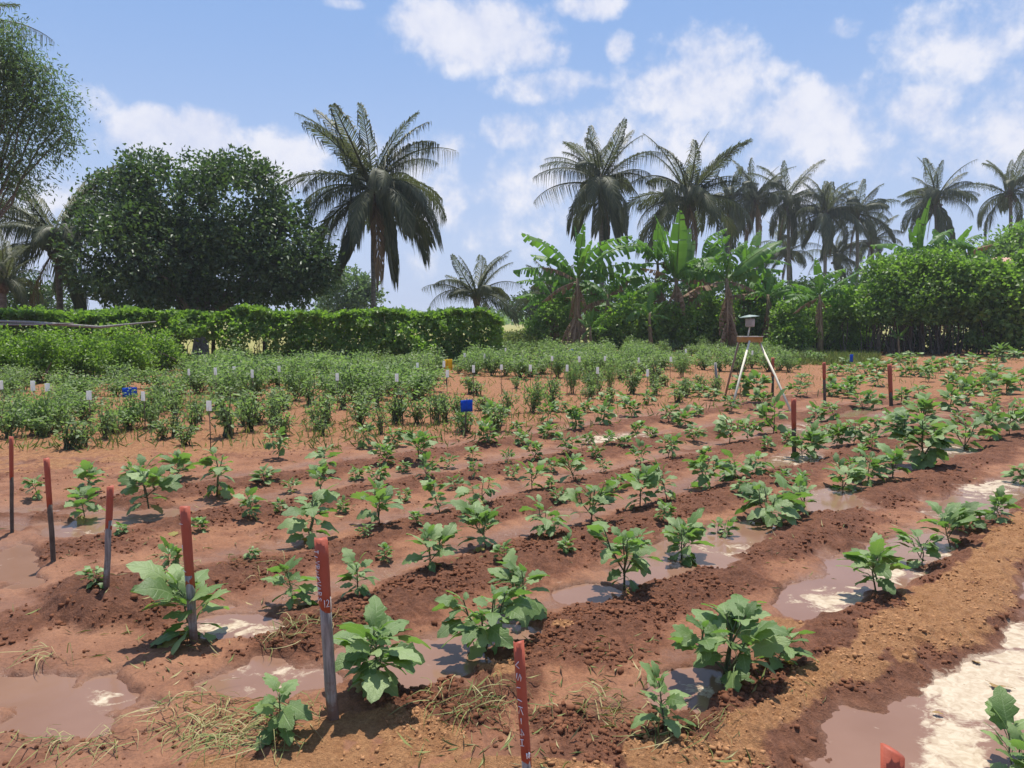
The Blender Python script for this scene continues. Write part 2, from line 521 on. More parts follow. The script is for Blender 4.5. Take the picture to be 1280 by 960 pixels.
def leaf_cloud(name, C, D, Nn, L, W, mat, fold=0.25, curl=0.15, rnd=None):
    """many folded diamond leaves: base C, direction D, normal N, length L, width W"""
    n = len(C)
    D = unit(D)
    B = unit(np.cross(Nn, D))
    Nn = unit(np.cross(D, B))
    L = np.broadcast_to(np.asarray(L, float), (n,))[:, None]
    W = np.broadcast_to(np.asarray(W, float), (n,))[:, None]
    mid = C + D * L * 0.45
    l = mid + B * W * 0.5 + Nn * W * fold
    r = mid - B * W * 0.5 + Nn * W * fold
    tip = C + D * L - Nn * L * curl
    V = np.stack([C, l, tip, r], 1).reshape(-1, 3)
    i = np.arange(n)[:, None] * 4
    Fc = np.concatenate([i + [0, 2, 1], i + [0, 3, 2]], 1).reshape(-1, 3)
    if rnd is None:
        rnd = RNG.random(n)
    return np_mesh(name, V, Fc, mat, {'rnd': np.repeat(rnd, 4)}, smooth=False)


def rand_dir(n):
    return unit(RNG.normal(size=(n, 3)))


# ------------------------------------------------------------------ materials
def new_mat(name):
    m = bpy.data.materials.new(name)
    m.use_nodes = True
    t = NT(m.node_tree)
    t.n.clear()
    out = t.new('ShaderNodeOutputMaterial')
    b = t.new('ShaderNodeBsdfPrincipled')
    t.l.new(b.outputs[0], out.inputs[0])
    return m, t, b, out


def leaf_mat(name, cols, trans=(0.2, 0.4, 0.06), tfac=0.35, rough=0.45, spec=0.4, obj_rnd=False, veins=False):
    m, t, b, out = new_mat(name)
    ramp = t.new('ShaderNodeValToRGB')
    el_ = ramp.color_ramp.elements
    while len(el_) < len(cols):
        el_.new(0.5)
    for i, c in enumerate(cols):
        el_[i].position = c[0]
        el_[i].color = (*c[1], 1)
    if obj_rnd:
        r_ = t.new('ShaderNodeObjectInfo').outputs['Random']
    else:
        r_ = t.attr('rnd')
    t.l.new(r_, ramp.inputs[0])
    col = ramp.outputs[0]
    tcn = t.new('ShaderNodeTexCoord')
    nz_ = t.noise(tcn.outputs['Object'], 30 if veins else 3, 3)
    col = t.mix(1.0, col, t.mix(nz_, (.72, .72, .72), (1.28, 1.25, 1.2)), 'MULTIPLY')
    if veins:
        uv = t.new('ShaderNodeUVMap')
        sp = t.new('ShaderNodeSeparateXYZ')
        t.l.new(uv.outputs[0], sp.inputs[0])
        av = t.math('ABSOLUTE', sp.outputs[1])
        midr = t.smooth(av, 0.10, 0.02)
        lat = t.math('FRACT', t.math('SUBTRACT', t.math('MULTIPLY', sp.outputs[0], 6.0), t.math('MULTIPLY', av, 1.3)))
        latv = t.smooth(t.math('ABSOLUTE', t.math('SUBTRACT', lat, 0.5)), 0.10, 0.02)
        vein = t.math('MAXIMUM', midr, t.math('MULTIPLY', latv, 0.6))
        col = t.mix(t.math('MULTIPLY', vein, 0.55), col, (0.30, 0.38, 0.18))
        hgt = t.math('ADD', t.math('MULTIPLY', vein, -1.0), nz_)
        nb_ = t.bump(hgt, 0.35, 0.01)
        t.l.new(nb_, b.inputs['Normal'])
    t.l.new(col, b.inputs['Base Color'])
    b.inputs['Roughness'].default_value = rough
    b.inputs['Specular IOR Level'].default_value = spec
    tr = t.new('ShaderNodeBsdfTranslucent')
    t.l.new(t.mix(1.0, t.mix(0.5, col, (0.25, 0.25, 0.25)), (trans[0] * 3, trans[1] * 3, trans[2] * 3), 'MULTIPLY'), tr.inputs[0])
    mx = t.new('ShaderNodeMixShader')
    mx.inputs[0].default_value = tfac
    t.l.new(b.outputs[0], mx.inputs[1])
    t.l.new(tr.outputs[0], mx.inputs[2])
    t.l.new(mx.outputs[0], out.inputs[0])
    return m


def plain_mat(name, c1, c2, scale=8.0, rough=0.8, bump=0.3, bdist=0.01, spec=0.3, stretch=None):
    m, t, b, out = new_mat(name)
    tcn = t.new('ShaderNodeTexCoord')
    vec = tcn.outputs['Object']
    if stretch:
        mp = t.new('ShaderNodeMapping')
        mp.inputs['Scale'].default_value = stretch
        t.l.new(vec, mp.inputs['Vector'])
        vec = mp.outputs[0]
    n_ = t.noise(vec, scale, 6, 0.65)
    f_ = t.smooth(n_, 0.3, 0.7)
    t.l.new(t.mix(f_, c1, c2), b.inputs['Base Color'])
    b.inputs['Roughness'].default_value = rough
    b.inputs['Specular IOR Level'].default_value = spec
    if bump:
        t.l.new(t.bump(n_, bump, bdist), b.inputs['Normal'])
    return m


M = {}
M['egg'] = leaf_mat('eggplant_leaf', [(0, (.095, .165, .045)), (.5, (.17, .265, .085)), (1, (.29, .385, .16))], (.28, .46, .10), .36, .42, .45, True, True)
M['egg_yellow'] = leaf_mat('yellowed_leaf', [(0, (.33, .27, .06)), (.5, (.36, .32, .09)), (1, (.28, .22, .07))], (.45, .38, .08), .35, .55, .3, True, True)
M['egg_far'] = leaf_mat('eggplant_foliage', [(0, (.09, .16, .045)), (.5, (.165, .255, .082)), (.93, (.29, .385, .16)), (1, (.38, .33, .12))], (.28, .46, .10), .36, .5, .4)
M['egg_stem'] = plain_mat('eggplant_stem', (.05, .055, .035), (.10, .12, .05), 20, .6)
M['tomato'] = leaf_mat('tomato_foliage', [(0, (.135, .20, .085)), (.6, (.21, .285, .125)), (1, (.30, .365, .18))], (.36, .52, .15), .46, .5, .35)
M['weed'] = leaf_mat('weed_foliage', [(0, (.09, .14, .04)), (.6, (.17, .21, .07)), (1, (.30, .27, .11))], (.3, .38, .1), .35, .6, .2)
M['hedge'] = leaf_mat('hedge_leaves', [(0, (.085, .145, .032)), (.6, (.16, .255, .055)), (.95, (.24, .34, .08)), (1, (.36, .30, .09))], (.40, .60, .08), .46, .45, .4)
M['bush'] = leaf_mat('bush_leaves', [(0, (.08, .135, .035)), (.6, (.16, .25, .065)), (1, (.26, .35, .10))], (.38, .60, .09), .46, .45, .4)
M['dark'] = leaf_mat('dark_tree_leaves', [(0, (.042, .074, .030)), (.7, (.075, .118, .046)), (1, (.12, .165, .07))], (.2, .34, .08), .36, .42, .45)
M['fine'] = leaf_mat('fine_tree_leaves', [(0, (.085, .125, .06)), (.7, (.13, .185, .085)), (1, (.18, .235, .12))], (.28, .42, .14), .42, .5, .4)
M['palm'] = leaf_mat('palm_leaflets', [(0, (.038, .05, .026)), (.7, (.075, .09, .042)), (1, (.15, .15, .08))], (.24, .28, .10), .34, .5, .3)
M['palm_dead'] = leaf_mat('dead_palm_leaflets', [(0, (.10, .07, .04)), (1, (.22, .15, .08))], (.2, .14, .07), .15, .7, .2)
M['banana'] = leaf_mat('banana_leaf', [(0, (.05, .125, .03)), (.6, (.09, .19, .04)), (1, (.17, .28, .065))], (.30, .52, .07), .44, .5, .35)
M['banana_dead'] = leaf_mat('dead_banana_leaf', [(0, (.13, .085, .05)), (.6, (.24, .16, .10)), (1, (.36, .26, .17))], (.28, .2, .1), .2, .8, .1)
M['straw'] = leaf_mat('straw', [(0, (.12, .17, .05)), (.45, (.24, .26, .09)), (1, (.46, .38, .20))], (.3, .3, .12), .2, .6, .2)
M['bark'] = plain_mat('bark', (.10, .085, .07), (.22, .19, .16), 6, .9, .6, .03)
M['twig'] = plain_mat('twig', (.06, .045, .035), (.15, .12, .09), 10, .9, .4, .01)
M['palm_bark'] = plain_mat('palm_bark', (.09, .08, .07), (.20, .18, .16), 5, .9, .6, .03, stretch=(1, 1, 4))
M['banana_stem'] = plain_mat('banana_stem', (.10, .07, .04), (.26, .20, .11), 6, .8, .4, .02, stretch=(4, 4, .6))
M['wood_grey'] = plain_mat('weathered_wood', (.17, .15, .135), (.36, .33, .30), 9, .85, .5, .004, stretch=(6, 6, .7))
M['wood_pale'] = plain_mat('pale_wood', (.60, .54, .40), (.74, .68, .54), 9, .7, .2, .003, stretch=(6, 6, .7))
M['wood_orange'] = plain_mat('orange_wood', (.38, .19, .06), (.50, .27, .09), 9, .7, .3, .003)
M['white_plastic'] = plain_mat('white_plastic', (.72, .72, .70), (.80, .80, .78), 12, .45, .0)
M['grey_plastic'] = plain_mat('grey_plastic', (.32, .31, .29), (.44, .42, .40), 12, .5, .1, .003)
M['ink'] = plain_mat('white_paint_writing', (.66, .63, .62), (.78, .76, .75), 40, .7, 0)
M['blue'] = plain_mat('blue_card', (.008, .085, .46), (.02, .15, .6), 30, .4, .1, .002)
M['yellow'] = plain_mat('yellow_card', (.62, .42, .02), (.72, .50, .03), 30, .45, .1, .002)
M['tin'] = plain_mat('green_tin', (.18, .24, .20), (.30, .36, .32), 8, .5, .1, .002)
M['rooftile'] = plain_mat('clay_tile', (.42, .24, .18), (.58, .38, .30), 5, .85, .3, .01)
M['wall'] = plain_mat('old_plaster', (.40, .33, .27), (.52, .45, .38), 3, .9, .2, .01)
M['clod'] = plain_mat('moist_earth', (.11, .042, .021), (.205, .086, .045), 14, .95, .5, .01, .15)
M['clod_dry'] = plain_mat('dry_earth', (.30, .145, .065), (.42, .22, .105), 14, .95, .5, .01, .15)
M['debris'] = plain_mat('dead_leaf', (.16, .09, .03), (.34, .22, .09), 30, .8, .3, .004)

for _k, _c in (('white_plastic', (.92, .92, .9)), ('blue', (.01, .12, .62)), ('yellow', (.8, .55, .03))):
    m = M[_k]
    t = NT(m.node_tree)
    out = next(q for q in t.n if q.type == 'OUTPUT_MATERIAL')
    b = next(q for q in t.n if q.type == 'BSDF_PRINCIPLED')
    tr = t.new('ShaderNodeBsdfTranslucent')
    tr.inputs[0].default_value = (*_c, 1)
    mx = t.new('ShaderNodeMixShader')
    mx.inputs[0].default_value = .62 if _k == 'white_plastic' else .45
    t.l.new(b.outputs[0], mx.inputs[1])
    t.l.new(tr.outputs[0], mx.inputs[2])
    t.l.new(mx.outputs[0], out.inputs[0])

# red paint: worn, with grey wood showing through
m, t, b, out = new_mat('red_paint')
tcn = t.new('ShaderNodeTexCoord')
n1_ = t.noise(tcn.outputs['Object'], 38, 6, .7)
n2_ = t.noise(tcn.outputs['Object'], 7, 4, .6)
c_ = t.mix(n2_, (.27, .045, .022), (.44, .10, .05))
c_ = t.mix(t.smooth(n1_, .66, .74), c_, (.42, .30, .25))
t.l.new(c_, b.inputs['Base Color'])
b.inputs['Roughness'].default_value = .65
t.l.new(t.bump(n1_, .4, .004), b.inputs['Normal'])
M['red'] = m

# stake wood splashed with mud near the ground
m, t, b, out = new_mat('muddy_stake_wood')
tcn = t.new('ShaderNodeTexCoord')
mp = t.new('ShaderNodeMapping')
mp.inputs['Scale'].default_value = (7, 7, .8)
t.l.new(tcn.outputs['Object'], mp.inputs['Vector'])
n1_ = t.noise(mp.outputs[0], 9, 6, .7)
n2_ = t.noise(tcn.outputs['Object'], 16, 5, .65)
c_ = t.mix(t.smooth(n1_, .3, .7), (.14, .12, .105), (.36, .33, .30))
sz_ = t.new('ShaderNodeSeparateXYZ')
t.l.new(tcn.outputs['Object'], sz_.inputs[0])
sp2 = t.smooth(t.math('ADD', t.math('MULTIPLY', sz_.outputs[2], -5.0), t.math('MULTIPLY', n2_, 2.4)), .45, 1.0)
c_ = t.mix(t.math('MULTIPLY', sp2, .85), c_, (.16, .075, .045))
t.l.new(c_, b.inputs['Base Color'])
b.inputs['Roughness'].default_value = .88
t.l.new(t.bump(n1_, .6, .006), b.inputs['Normal'])
M['stake_wood'] = m

# soil
m, t, b, out = new_mat('soil')
geo = t.new('ShaderNodeNewGeometry')
P_ = geo.outputs['Position']
sp_ = t.new('ShaderNodeSeparateXYZ')
t.l.new(P_, sp_.inputs[0])
sepy = sp_.outputs[1]
a_dry, a_mud, a_wet, a_foam, a_grass, a_straw, a_crumb = [t.attr(k) for k in ('dry', 'mud', 'wet', 'foam', 'grass', 'straw', 'crumb')]
nA = t.noise(P_, 2.2, 5, .6)
nB = t.noise(P_, 14, 6, .65)
nC = t.noise(P_, 70, 5, .7)
nD = t.noise(P_, 240, 3, .7)
moist = t.mix(t.smooth(nB, .3, .72), (.118, .044, .021), (.212, .086, .044))
moist = t.mix(t.math('MULTIPLY', t.smooth(nC, .56, .72), .4), moist, (.25, .12, .068))
mudc = t.mix(t.smooth(nA, .25, .75), (.19, .077, .036), (.285, .132, .066))
mudc = t.mix(t.math('MULTIPLY', t.smooth(t.noise(P_, 6, 6, .7, .6), .48, .68), .6), mudc, (.135, .054, .028))
mudf = t.smooth(t.math('ADD', a_mud, t.math('MULTIPLY', t.math('SUBTRACT', t.noise(P_, 5, 7, .68, .4), .5), 2.2)), .12, .98)
col = t.mix(mudf, moist, mudc)
dryc = t.mix(t.smooth(nB, .28, .75), (.29, .132, .052), (.41, .21, .092))
dryc = t.mix(t.math('MULTIPLY', t.smooth(nC, .55, .75), .5), dryc, (.44, .25, .12))
far_d = t.smooth(sepy, 5.5, 12)
dryc = t.mix(t.math('MULTIPLY', far_d, .8), dryc, t.mix(t.smooth(nB, .3, .7), (.215, .090, .042), (.325, .152, .072)))
dryf = t.smooth(t.math('ADD', a_dry, t.math('MULTIPLY', t.math('SUBTRACT', nB, .5), 1.1)), .3, .72)
col = t.mix(dryf, col, dryc)
wetf = t.math('MULTIPLY', a_wet, t.math('SUBTRACT', 1.0, t.math('MULTIPLY', dryf, .8)))
col = t.mix(t.math('MULTIPLY', wetf, .45), col, (.13, .062, .038))
strawf = t.smooth(t.math('ADD', a_straw, t.math('MULTIPLY', t.math('SUBTRACT', nC, .5), 1.5)), .45, .8)
col = t.mix(t.math('MULTIPLY', strawf, .7), col, (.29, .175, .08))
grc = t.mix(t.smooth(nA, .3, .7), (.20, .20, .055), (.34, .30, .10))
grf = t.smooth(t.math('ADD', a_grass, t.math('MULTIPLY', t.math('SUBTRACT', nB, .5), .8)), .3, .7)
col = t.mix(grf, col, grc)
mp = t.new('ShaderNodeMapping')
mp.inputs['Rotation'].default_value = (0, 0, R(-42))
mp.inputs['Scale'].default_value = (1, 3.0, 1)
t.l.new(P_, mp.inputs['Vector'])
swirl = t.noise(mp.outputs[0], 5.5, 6, .62, 1.6)
foamf = t.smooth(t.math('ADD', a_foam, t.math('MULTIPLY', t.math('SUBTRACT', swirl, .5), 2.2)), .35, .75)
col = t.mix(t.math('MULTIPLY', foamf, .75), col, t.mix(nC, (.38, .26, .175), (.52, .40, .29)))
grit = t.mix(t.smooth(t.math('ADD', t.math('MULTIPLY', nC, .6), t.math('MULTIPLY', nD, .4)), .36, .64), (.66, .62, .60), (1.30, 1.30, 1.28))
col = t.mix(t.math('MULTIPLY_ADD', a_wet, -.6, .85), col, t.mix(1.0, col, grit, 'MULTIPLY'))
t.l.new(col, b.inputs['Base Color'])
ro = t.math('SUBTRACT', .95, t.math('MULTIPLY', t.math('MULTIPLY', mudf, t.math('SUBTRACT', 1.0, dryf)), t.math('MULTIPLY_ADD', a_wet, .60, .06)))
t.l.new(ro, b.inputs['Roughness'])
b.inputs['Specular IOR Level'].default_value = .38
hh = t.math('ADD', t.math('MULTIPLY', nB, 1.0), t.math('ADD', t.math('MULTIPLY', nC, .55), t.math('MULTIPLY', nD, .22)))
bs = t.math('MULTIPLY_ADD', t.math('MAXIMUM', a_crumb, dryf), .55, .45)
bp = t.new('ShaderNodeBump')
bp.inputs['Distance'].default_value = .035
t.l.new(bs, bp.inputs['Strength'])
t.l.new(hh, bp.inputs['Height'])
t.l.new(bp.outputs[0], b.inputs['Normal'])
M['soil'] = m

# muddy water with drifts of pale scum and one pool sheen painted the same way
m, t, b, out = new_mat('muddy_water')
geo = t.new('ShaderNodeNewGeometry')
P_ = geo.outputs['Position']
a_foam = t.attr('foam')
mp = t.new('ShaderNodeMapping')
mp.inputs['Rotation'].default_value = (0, 0, R(-42))
mp.inputs['Scale'].default_value = (1, 1.35, 1)
t.l.new(P_, mp.inputs['Vector'])
sw = t.noise(mp.outputs[0], 4.0, 7, .58, 1.5)
sw2 = t.noise(P_, 26, 5, .6, 1.0)
fsum = t.math('ADD', a_foam, t.math('ADD', t.math('MULTIPLY', t.math('SUBTRACT', sw, .5), 2.4), t.math('MULTIPLY', t.math('SUBTRACT', sw2, .5), .8)))
ff = t.smooth(fsum, .40, .84)
fcol = t.mix(t.smooth(sw2, .3, .7), (.37, .285, .195), (.50, .415, .305))
fcol = t.mix(t.math('MULTIPLY', t.smooth(t.noise(P_, 38, 3, .6), .66, .74), .7), fcol, (.20, .11, .06))
wcol = t.mix(t.noise(P_, 3, 3), (.175, .092, .058), (.25, .145, .10))
t.l.new(t.mix(ff, wcol, fcol), b.inputs['Base Color'])
t.l.new(t.math('MULTIPLY_ADD', ff, .55, .13), b.inputs['Roughness'])
b.inputs['IOR'].default_value = 1.33
b.inputs['Specular IOR Level'].default_value = .36
t.l.new(t.bump(t.math('ADD', t.noise(P_, 9, 3), t.math('MULTIPLY', ff, .5)), .10, .012), b.inputs['Normal'])
M['water'] = m


# ------------------------------------------------------------------ ground and water
def build_ground():
    fr = np.linspace(R(-50), R(56), 760)
    lft = np.linspace(R(-180), R(-50), 80)[:-1]
    rgt = np.linspace(R(56), R(180), 110)[1:]
    ang = np.concatenate([lft, fr, rgt])
    rad = [0.15]
    while rad[-1] < 70:
        r = rad[-1]
        rad.append(r * (1.0046 if 1.6 < r < 20 else 1.012 if r < 1.6 else 1.009))
    while rad[-1] < 5000:
        rad.append(rad[-1] * 1.18)
    rad = np.array(rad)
    A, Rr = np.meshgrid(ang, rad)
    X, Y = (np.sin(A) * Rr).ravel(), (np.cos(A) * Rr).ravel()
    h, mk = terrain(X, Y, True)
    V = np.stack([X, Y, h], 1)
    na, nr = len(ang), len(rad)
    i = (np.arange(nr - 1)[:, None] * na + np.arange(na - 1)[None, :]).ravel()
    Fc = np.stack([i, i + 1, i + na + 1, i + na], 1)[:, ::-1]
    obj('ground', np_mesh('ground', V, Fc, M['soil'], mk, True), kind='structure')
    # one level sheet of irrigation water; the soil rises above it everywhere but in channels and hollows
    ang = np.linspace(R(-66), R(80), 640)
    rad = np.exp(np.linspace(math.log(.7), math.log(17), 420))
    A, Rr = np.meshgrid(ang, rad)
    X, Y = (np.sin(A) * Rr).ravel(), (np.cos(A) * Rr).ravel()
    h, mk = terrain(X, Y, True)
    na, nr = len(ang), len(rad)
    i = (np.arange(nr - 1)[:, None] * na + np.arange(na - 1)[None, :]).ravel()
    Fc = np.stack([i, i + 1, i + na + 1, i + na], 1)[:, ::-1]
    keep = (h[Fc] < WATER_Z + 0.015).any(1)
    Fc = Fc[keep]
    used = np.unique(Fc)
    remap = np.full(len(X), -1)
    remap[used] = np.arange(len(used))
    V = np.stack([X, Y, np.full_like(X, WATER_Z)], 1)[used]
    obj('irrigation_water', np_mesh('irrigation_water', V, remap[Fc], M['water'], {'foam': mk['foam'][used]}, True), kind='structure')


build_ground()


# loose clods of earth on the ridges
def build_clods():
    base = np.array([(0, 0, 1), (.894, 0, .447), (.276, .851, .447), (-.724, .526, .447), (-.724, -.526, .447), (.276, -.851, .447),
                     (.724, .526, -.447), (-.276, .851, -.447), (-.894, 0, -.447), (-.276, -.851, -.447), (.724, -.526, -.447), (0, 0, -1)])
    tri = np.array([(0, 1, 2), (0, 2, 3), (0, 3, 4), (0, 4, 5), (0, 5, 1), (1, 6, 2), (2, 7, 3), (3, 8, 4), (4, 9, 5), (5, 10, 1),
                    (2, 6, 7), (3, 7, 8), (4, 8, 9), (5, 9, 10), (1, 10, 6), (11, 7, 6), (11, 8, 7), (11, 9, 8), (11, 10, 9), (11, 6, 10)])
    N = 130000
    ang = RNG.uniform(R(-38), R(38), N)
    rad = np.exp(RNG.uniform(math.log(2.0), math.log(9.5), N))
    X, Y = np.sin(ang) * rad, np.cos(ang) * rad
    h, mk = terrain(X, Y, True)
    cl = fbm(X, Y, 2.5, 3, off=60)
    pr = np.clip(mk['crumb'] * 1.1 + mk['dry'] * .35 + .09, 0, 1) * sst(cl, -.3, .4) * (mk['wet'] < .5) * (h > WATER_Z + .02)
    ok = RNG.random(N) < pr * .55
    X, Y, h, dry, crumb = X[ok], Y[ok], h[ok], mk['dry'][ok], mk['crumb'][ok]
    n = len(X)
    size = np.exp(RNG.normal(math.log(.0052), .5, n)) * (1 + .5 * crumb)
    size = np.clip(size, .0025, .017) * np.where(dry > .5, .72, 1)
    for nm, sel, mat in (('soil_clods', dry < .5, M['clod']), ('dry_soil_clods', dry >= .5, M['clod_dry'])):
        ix = np.nonzero(sel)[0]
        k = len(ix)
        jit = RNG.uniform(.5, 1.35, (k, 12, 1))
        sc = RNG.uniform(.7, 1.3, (k, 1, 3)) * np.array([1, 1, .8])
        V = base[None] * jit * sc * size[ix][:, None, None]
        V = V + np.stack([X[ix], Y[ix], h[ix] + size[ix] * .12], 1)[:, None, :]
        Fc = (tri[None] + (np.arange(k) * 12)[:, None, None]).reshape(-1, 3)
        obj(nm, np_mesh(nm, V.reshape(-1, 3), Fc, mat), kind='stuff')


build_clods()


# ------------------------------------------------------------------ background: trees, palms, hedges
def ell_points(ells, D, n, shell=.55, depth=1.0):
    """random points in a group of ellipsoids given as photo ellipses at distance D; returns points and outward directions"""
    area = np.array([e[2] * e[3] for e in ells], float)
    cnt = RNG.multinomial(n, area / area.sum())
    Ps, Ds = [], []
    for e, k in zip(ells, cnt):
        c = np.array(at(e[0], e[1], D + (e[4] if len(e) > 4 else 0)))
        d = rand_dir(k)
        r = shell + (1 - shell) * RNG.random(k) ** .6
        sc = np.array([e[2], min(e[2], e[3] * 1.3) * depth, e[3]]) * D / F
        bump = 1 + .13 * np.sin(d[:, 0] * 7 + e[0]) * np.sin(d[:, 2] * 6 + e[1]) + .06 * np.sin(d[:, 0] * 17 + d[:, 2] * 13)
        Ps.append(c + d * sc * (r * bump)[:, None])
        Ds.append(d)
    return np.concatenate(Ps), np.concatenate(Ds)


def lumpy(ells, k=4):
    """adds smaller boughs bulging out of each mass of foliage, so that the outline is uneven"""
    out_ = list(ells)
    for e in ells:
        for _ in range(k):
            a = random.uniform(-.4, math.pi + .4)
            f = random.uniform(.22, .42)
            out_.append((e[0] + math.cos(a) * e[2] * .82, e[1] - math.sin(a) * e[3] * .82, e[2] * f, e[3] * f * random.uniform(.8, 1.2), (e[4] if len(e) > 4 else 0) + random.uniform(-.4, .4)))
    return out_


def crown_mesh(name, ells, D, n_cl, per, spread, L, W, mat, shell=.5, droop=.1, up=.25, minz=.15):
    ells = lumpy(ells)
    P0, Dr = ell_points(ells, D, n_cl, shell)
    C = np.repeat(P0, per, 0) + RNG.normal(size=(n_cl * per, 3)) * spread
    d = unit(np.repeat(Dr, per, 0) * .7 + RNG.normal(size=(n_cl * per, 3)) * .8 + np.array([0, 0, -droop]))
    nn = unit(RNG.normal(size=(n_cl * per, 3)) * .7 + np.array([0, 0, up + .3]))
    rnd = np.clip(np.repeat(RNG.random(n_cl), per) * .6 + RNG.random(n_cl * per) * .4, 0, 1)
    s = RNG.uniform(.7, 1.2, n_cl * per)
    ok = C[:, 2] > minz
    return leaf_cloud(name, C[ok], d[ok], nn[ok], (L * s)[ok], (W * s)[ok], mat, .22, .12, rnd[ok])


def limbs(mb, base, targets, r0, r1=.02, jitter=.25):
    """crooked limbs from base to each target"""
    for tg in targets:
        pts = []
        k = 6
        for i in range(k + 1):
            f = i / k
            p = base.lerp(tg, f)
            p.z += math.sin(f * math.pi) * .12 * (tg - base).length * .4
            if 0 < i:
                p += Vector((random.gauss(0, 1), random.gauss(0, 1), random.gauss(0, .6))) * jitter * .3
            pts.append(p)
        mb.tube(pts, [r0 * (1 - f / k) + r1 * (f / k) for f in range(k + 1)], 6, False)


def tree(name, label, ells, D, base_px, n_cl, per, spread, L, W, mat, trunk_r, cat='tree', shell=.5, group=None, twigs=8, bark='bark', **kw):
    b = at(base_px, 430, D)
    b.z = 0
    root = thing(name, label, cat, b, 0, group)
    me = crown_mesh('crown', ells, D, n_cl, per, spread, L, W, M[mat], shell, **kw)
    cr = obj('crown', me, root, kind='stuff')
    cr.location = -b
    mb = MB()
    cz = min(at(e[0], e[1], D).z for e in ells)
    fork = Vector((0, 0, max(.6, cz * .45)))
    mb.tube([Vector((0, 0, -.1)), fork * .5 + Vector((.05, 0, 0)), fork], [trunk_r * 1.25, trunk_r, trunk_r * .85], 10, False)
    tg = []
    for e in ells:
        c = at(e[0], e[1], D + (e[4] if len(e) > 4 else 0)) - b
        tg.append(c)
        for _ in range(max(1, twigs // len(ells))):
            tg.append(c + Vector((random.uniform(-1, 1) * e[2], random.uniform(-.5, .5) * e[2], random.uniform(-.3, 1) * e[3])) * (D / F) * .7)
    limbs(mb, fork, tg, trunk_r * .5)
    mb.build('trunk', M[bark], root)
    return root


tree('broadleaf_tree', 'broad dark evergreen tree with dense rounded crown behind the left hedge',
     [(285, 262, 72, 66), (205, 248, 62, 52), (165, 320, 78, 66, -1.5), (335, 315, 74, 62), (245, 335, 125, 52), (372, 340, 38, 44), (150, 262, 44, 46), (300, 350, 110, 36), (190, 360, 90, 28)],
     33, 250, 6400, 8, .16, .21, .12, 'dark', .3, shell=.62, minz=1.0)
tree('feathery_tree', 'tall airy tree with fine hanging leaves at the left edge',
     [(15, 165, 62, 55), (-40, 140, 70, 100), (45, 95, 22, 26), (62, 130, 26, 30), (70, 172, 24, 24), (20, 90, 30, 40), (-10, 60, 40, 40), (15, 225, 40, 22)],
     24, -45, 900, 24, .24, .15, .042, 'fine', .09, shell=.25, droop=.6, twigs=14, minz=3)
tree('distant_tree', 'pale olive tree between the dark tree and the tallest palm', [(432, 362, 30, 26), (420, 375, 26, 20), (455, 378, 20, 18)], 60, 432, 500, 8, .25, .35, .18, 'fine', .2)
tree('distant_tree', 'rounded green tree behind the tiled roof at the right edge', [(1262, 318, 34, 24), (1290, 305, 34, 30), (1240, 345, 26, 22)], 58, 1265, 800, 8, .25, .32, .17, 'bush', .25)
tree('distant_tree', 'low dark tree behind the hedge at the left edge', [(20, 365, 45, 26), (60, 378, 40, 18), (-30, 360, 40, 30)], 40, 20, 700, 8, .2, .22, .11, 'dark', .2)
tree('distant_tree', 'low dull green tree behind the banana clump, left of the paired palms', [(700, 372, 40, 26), (660, 385, 30, 16)], 60, 690, 500, 8, .25, .3, .15, 'dark', .2)


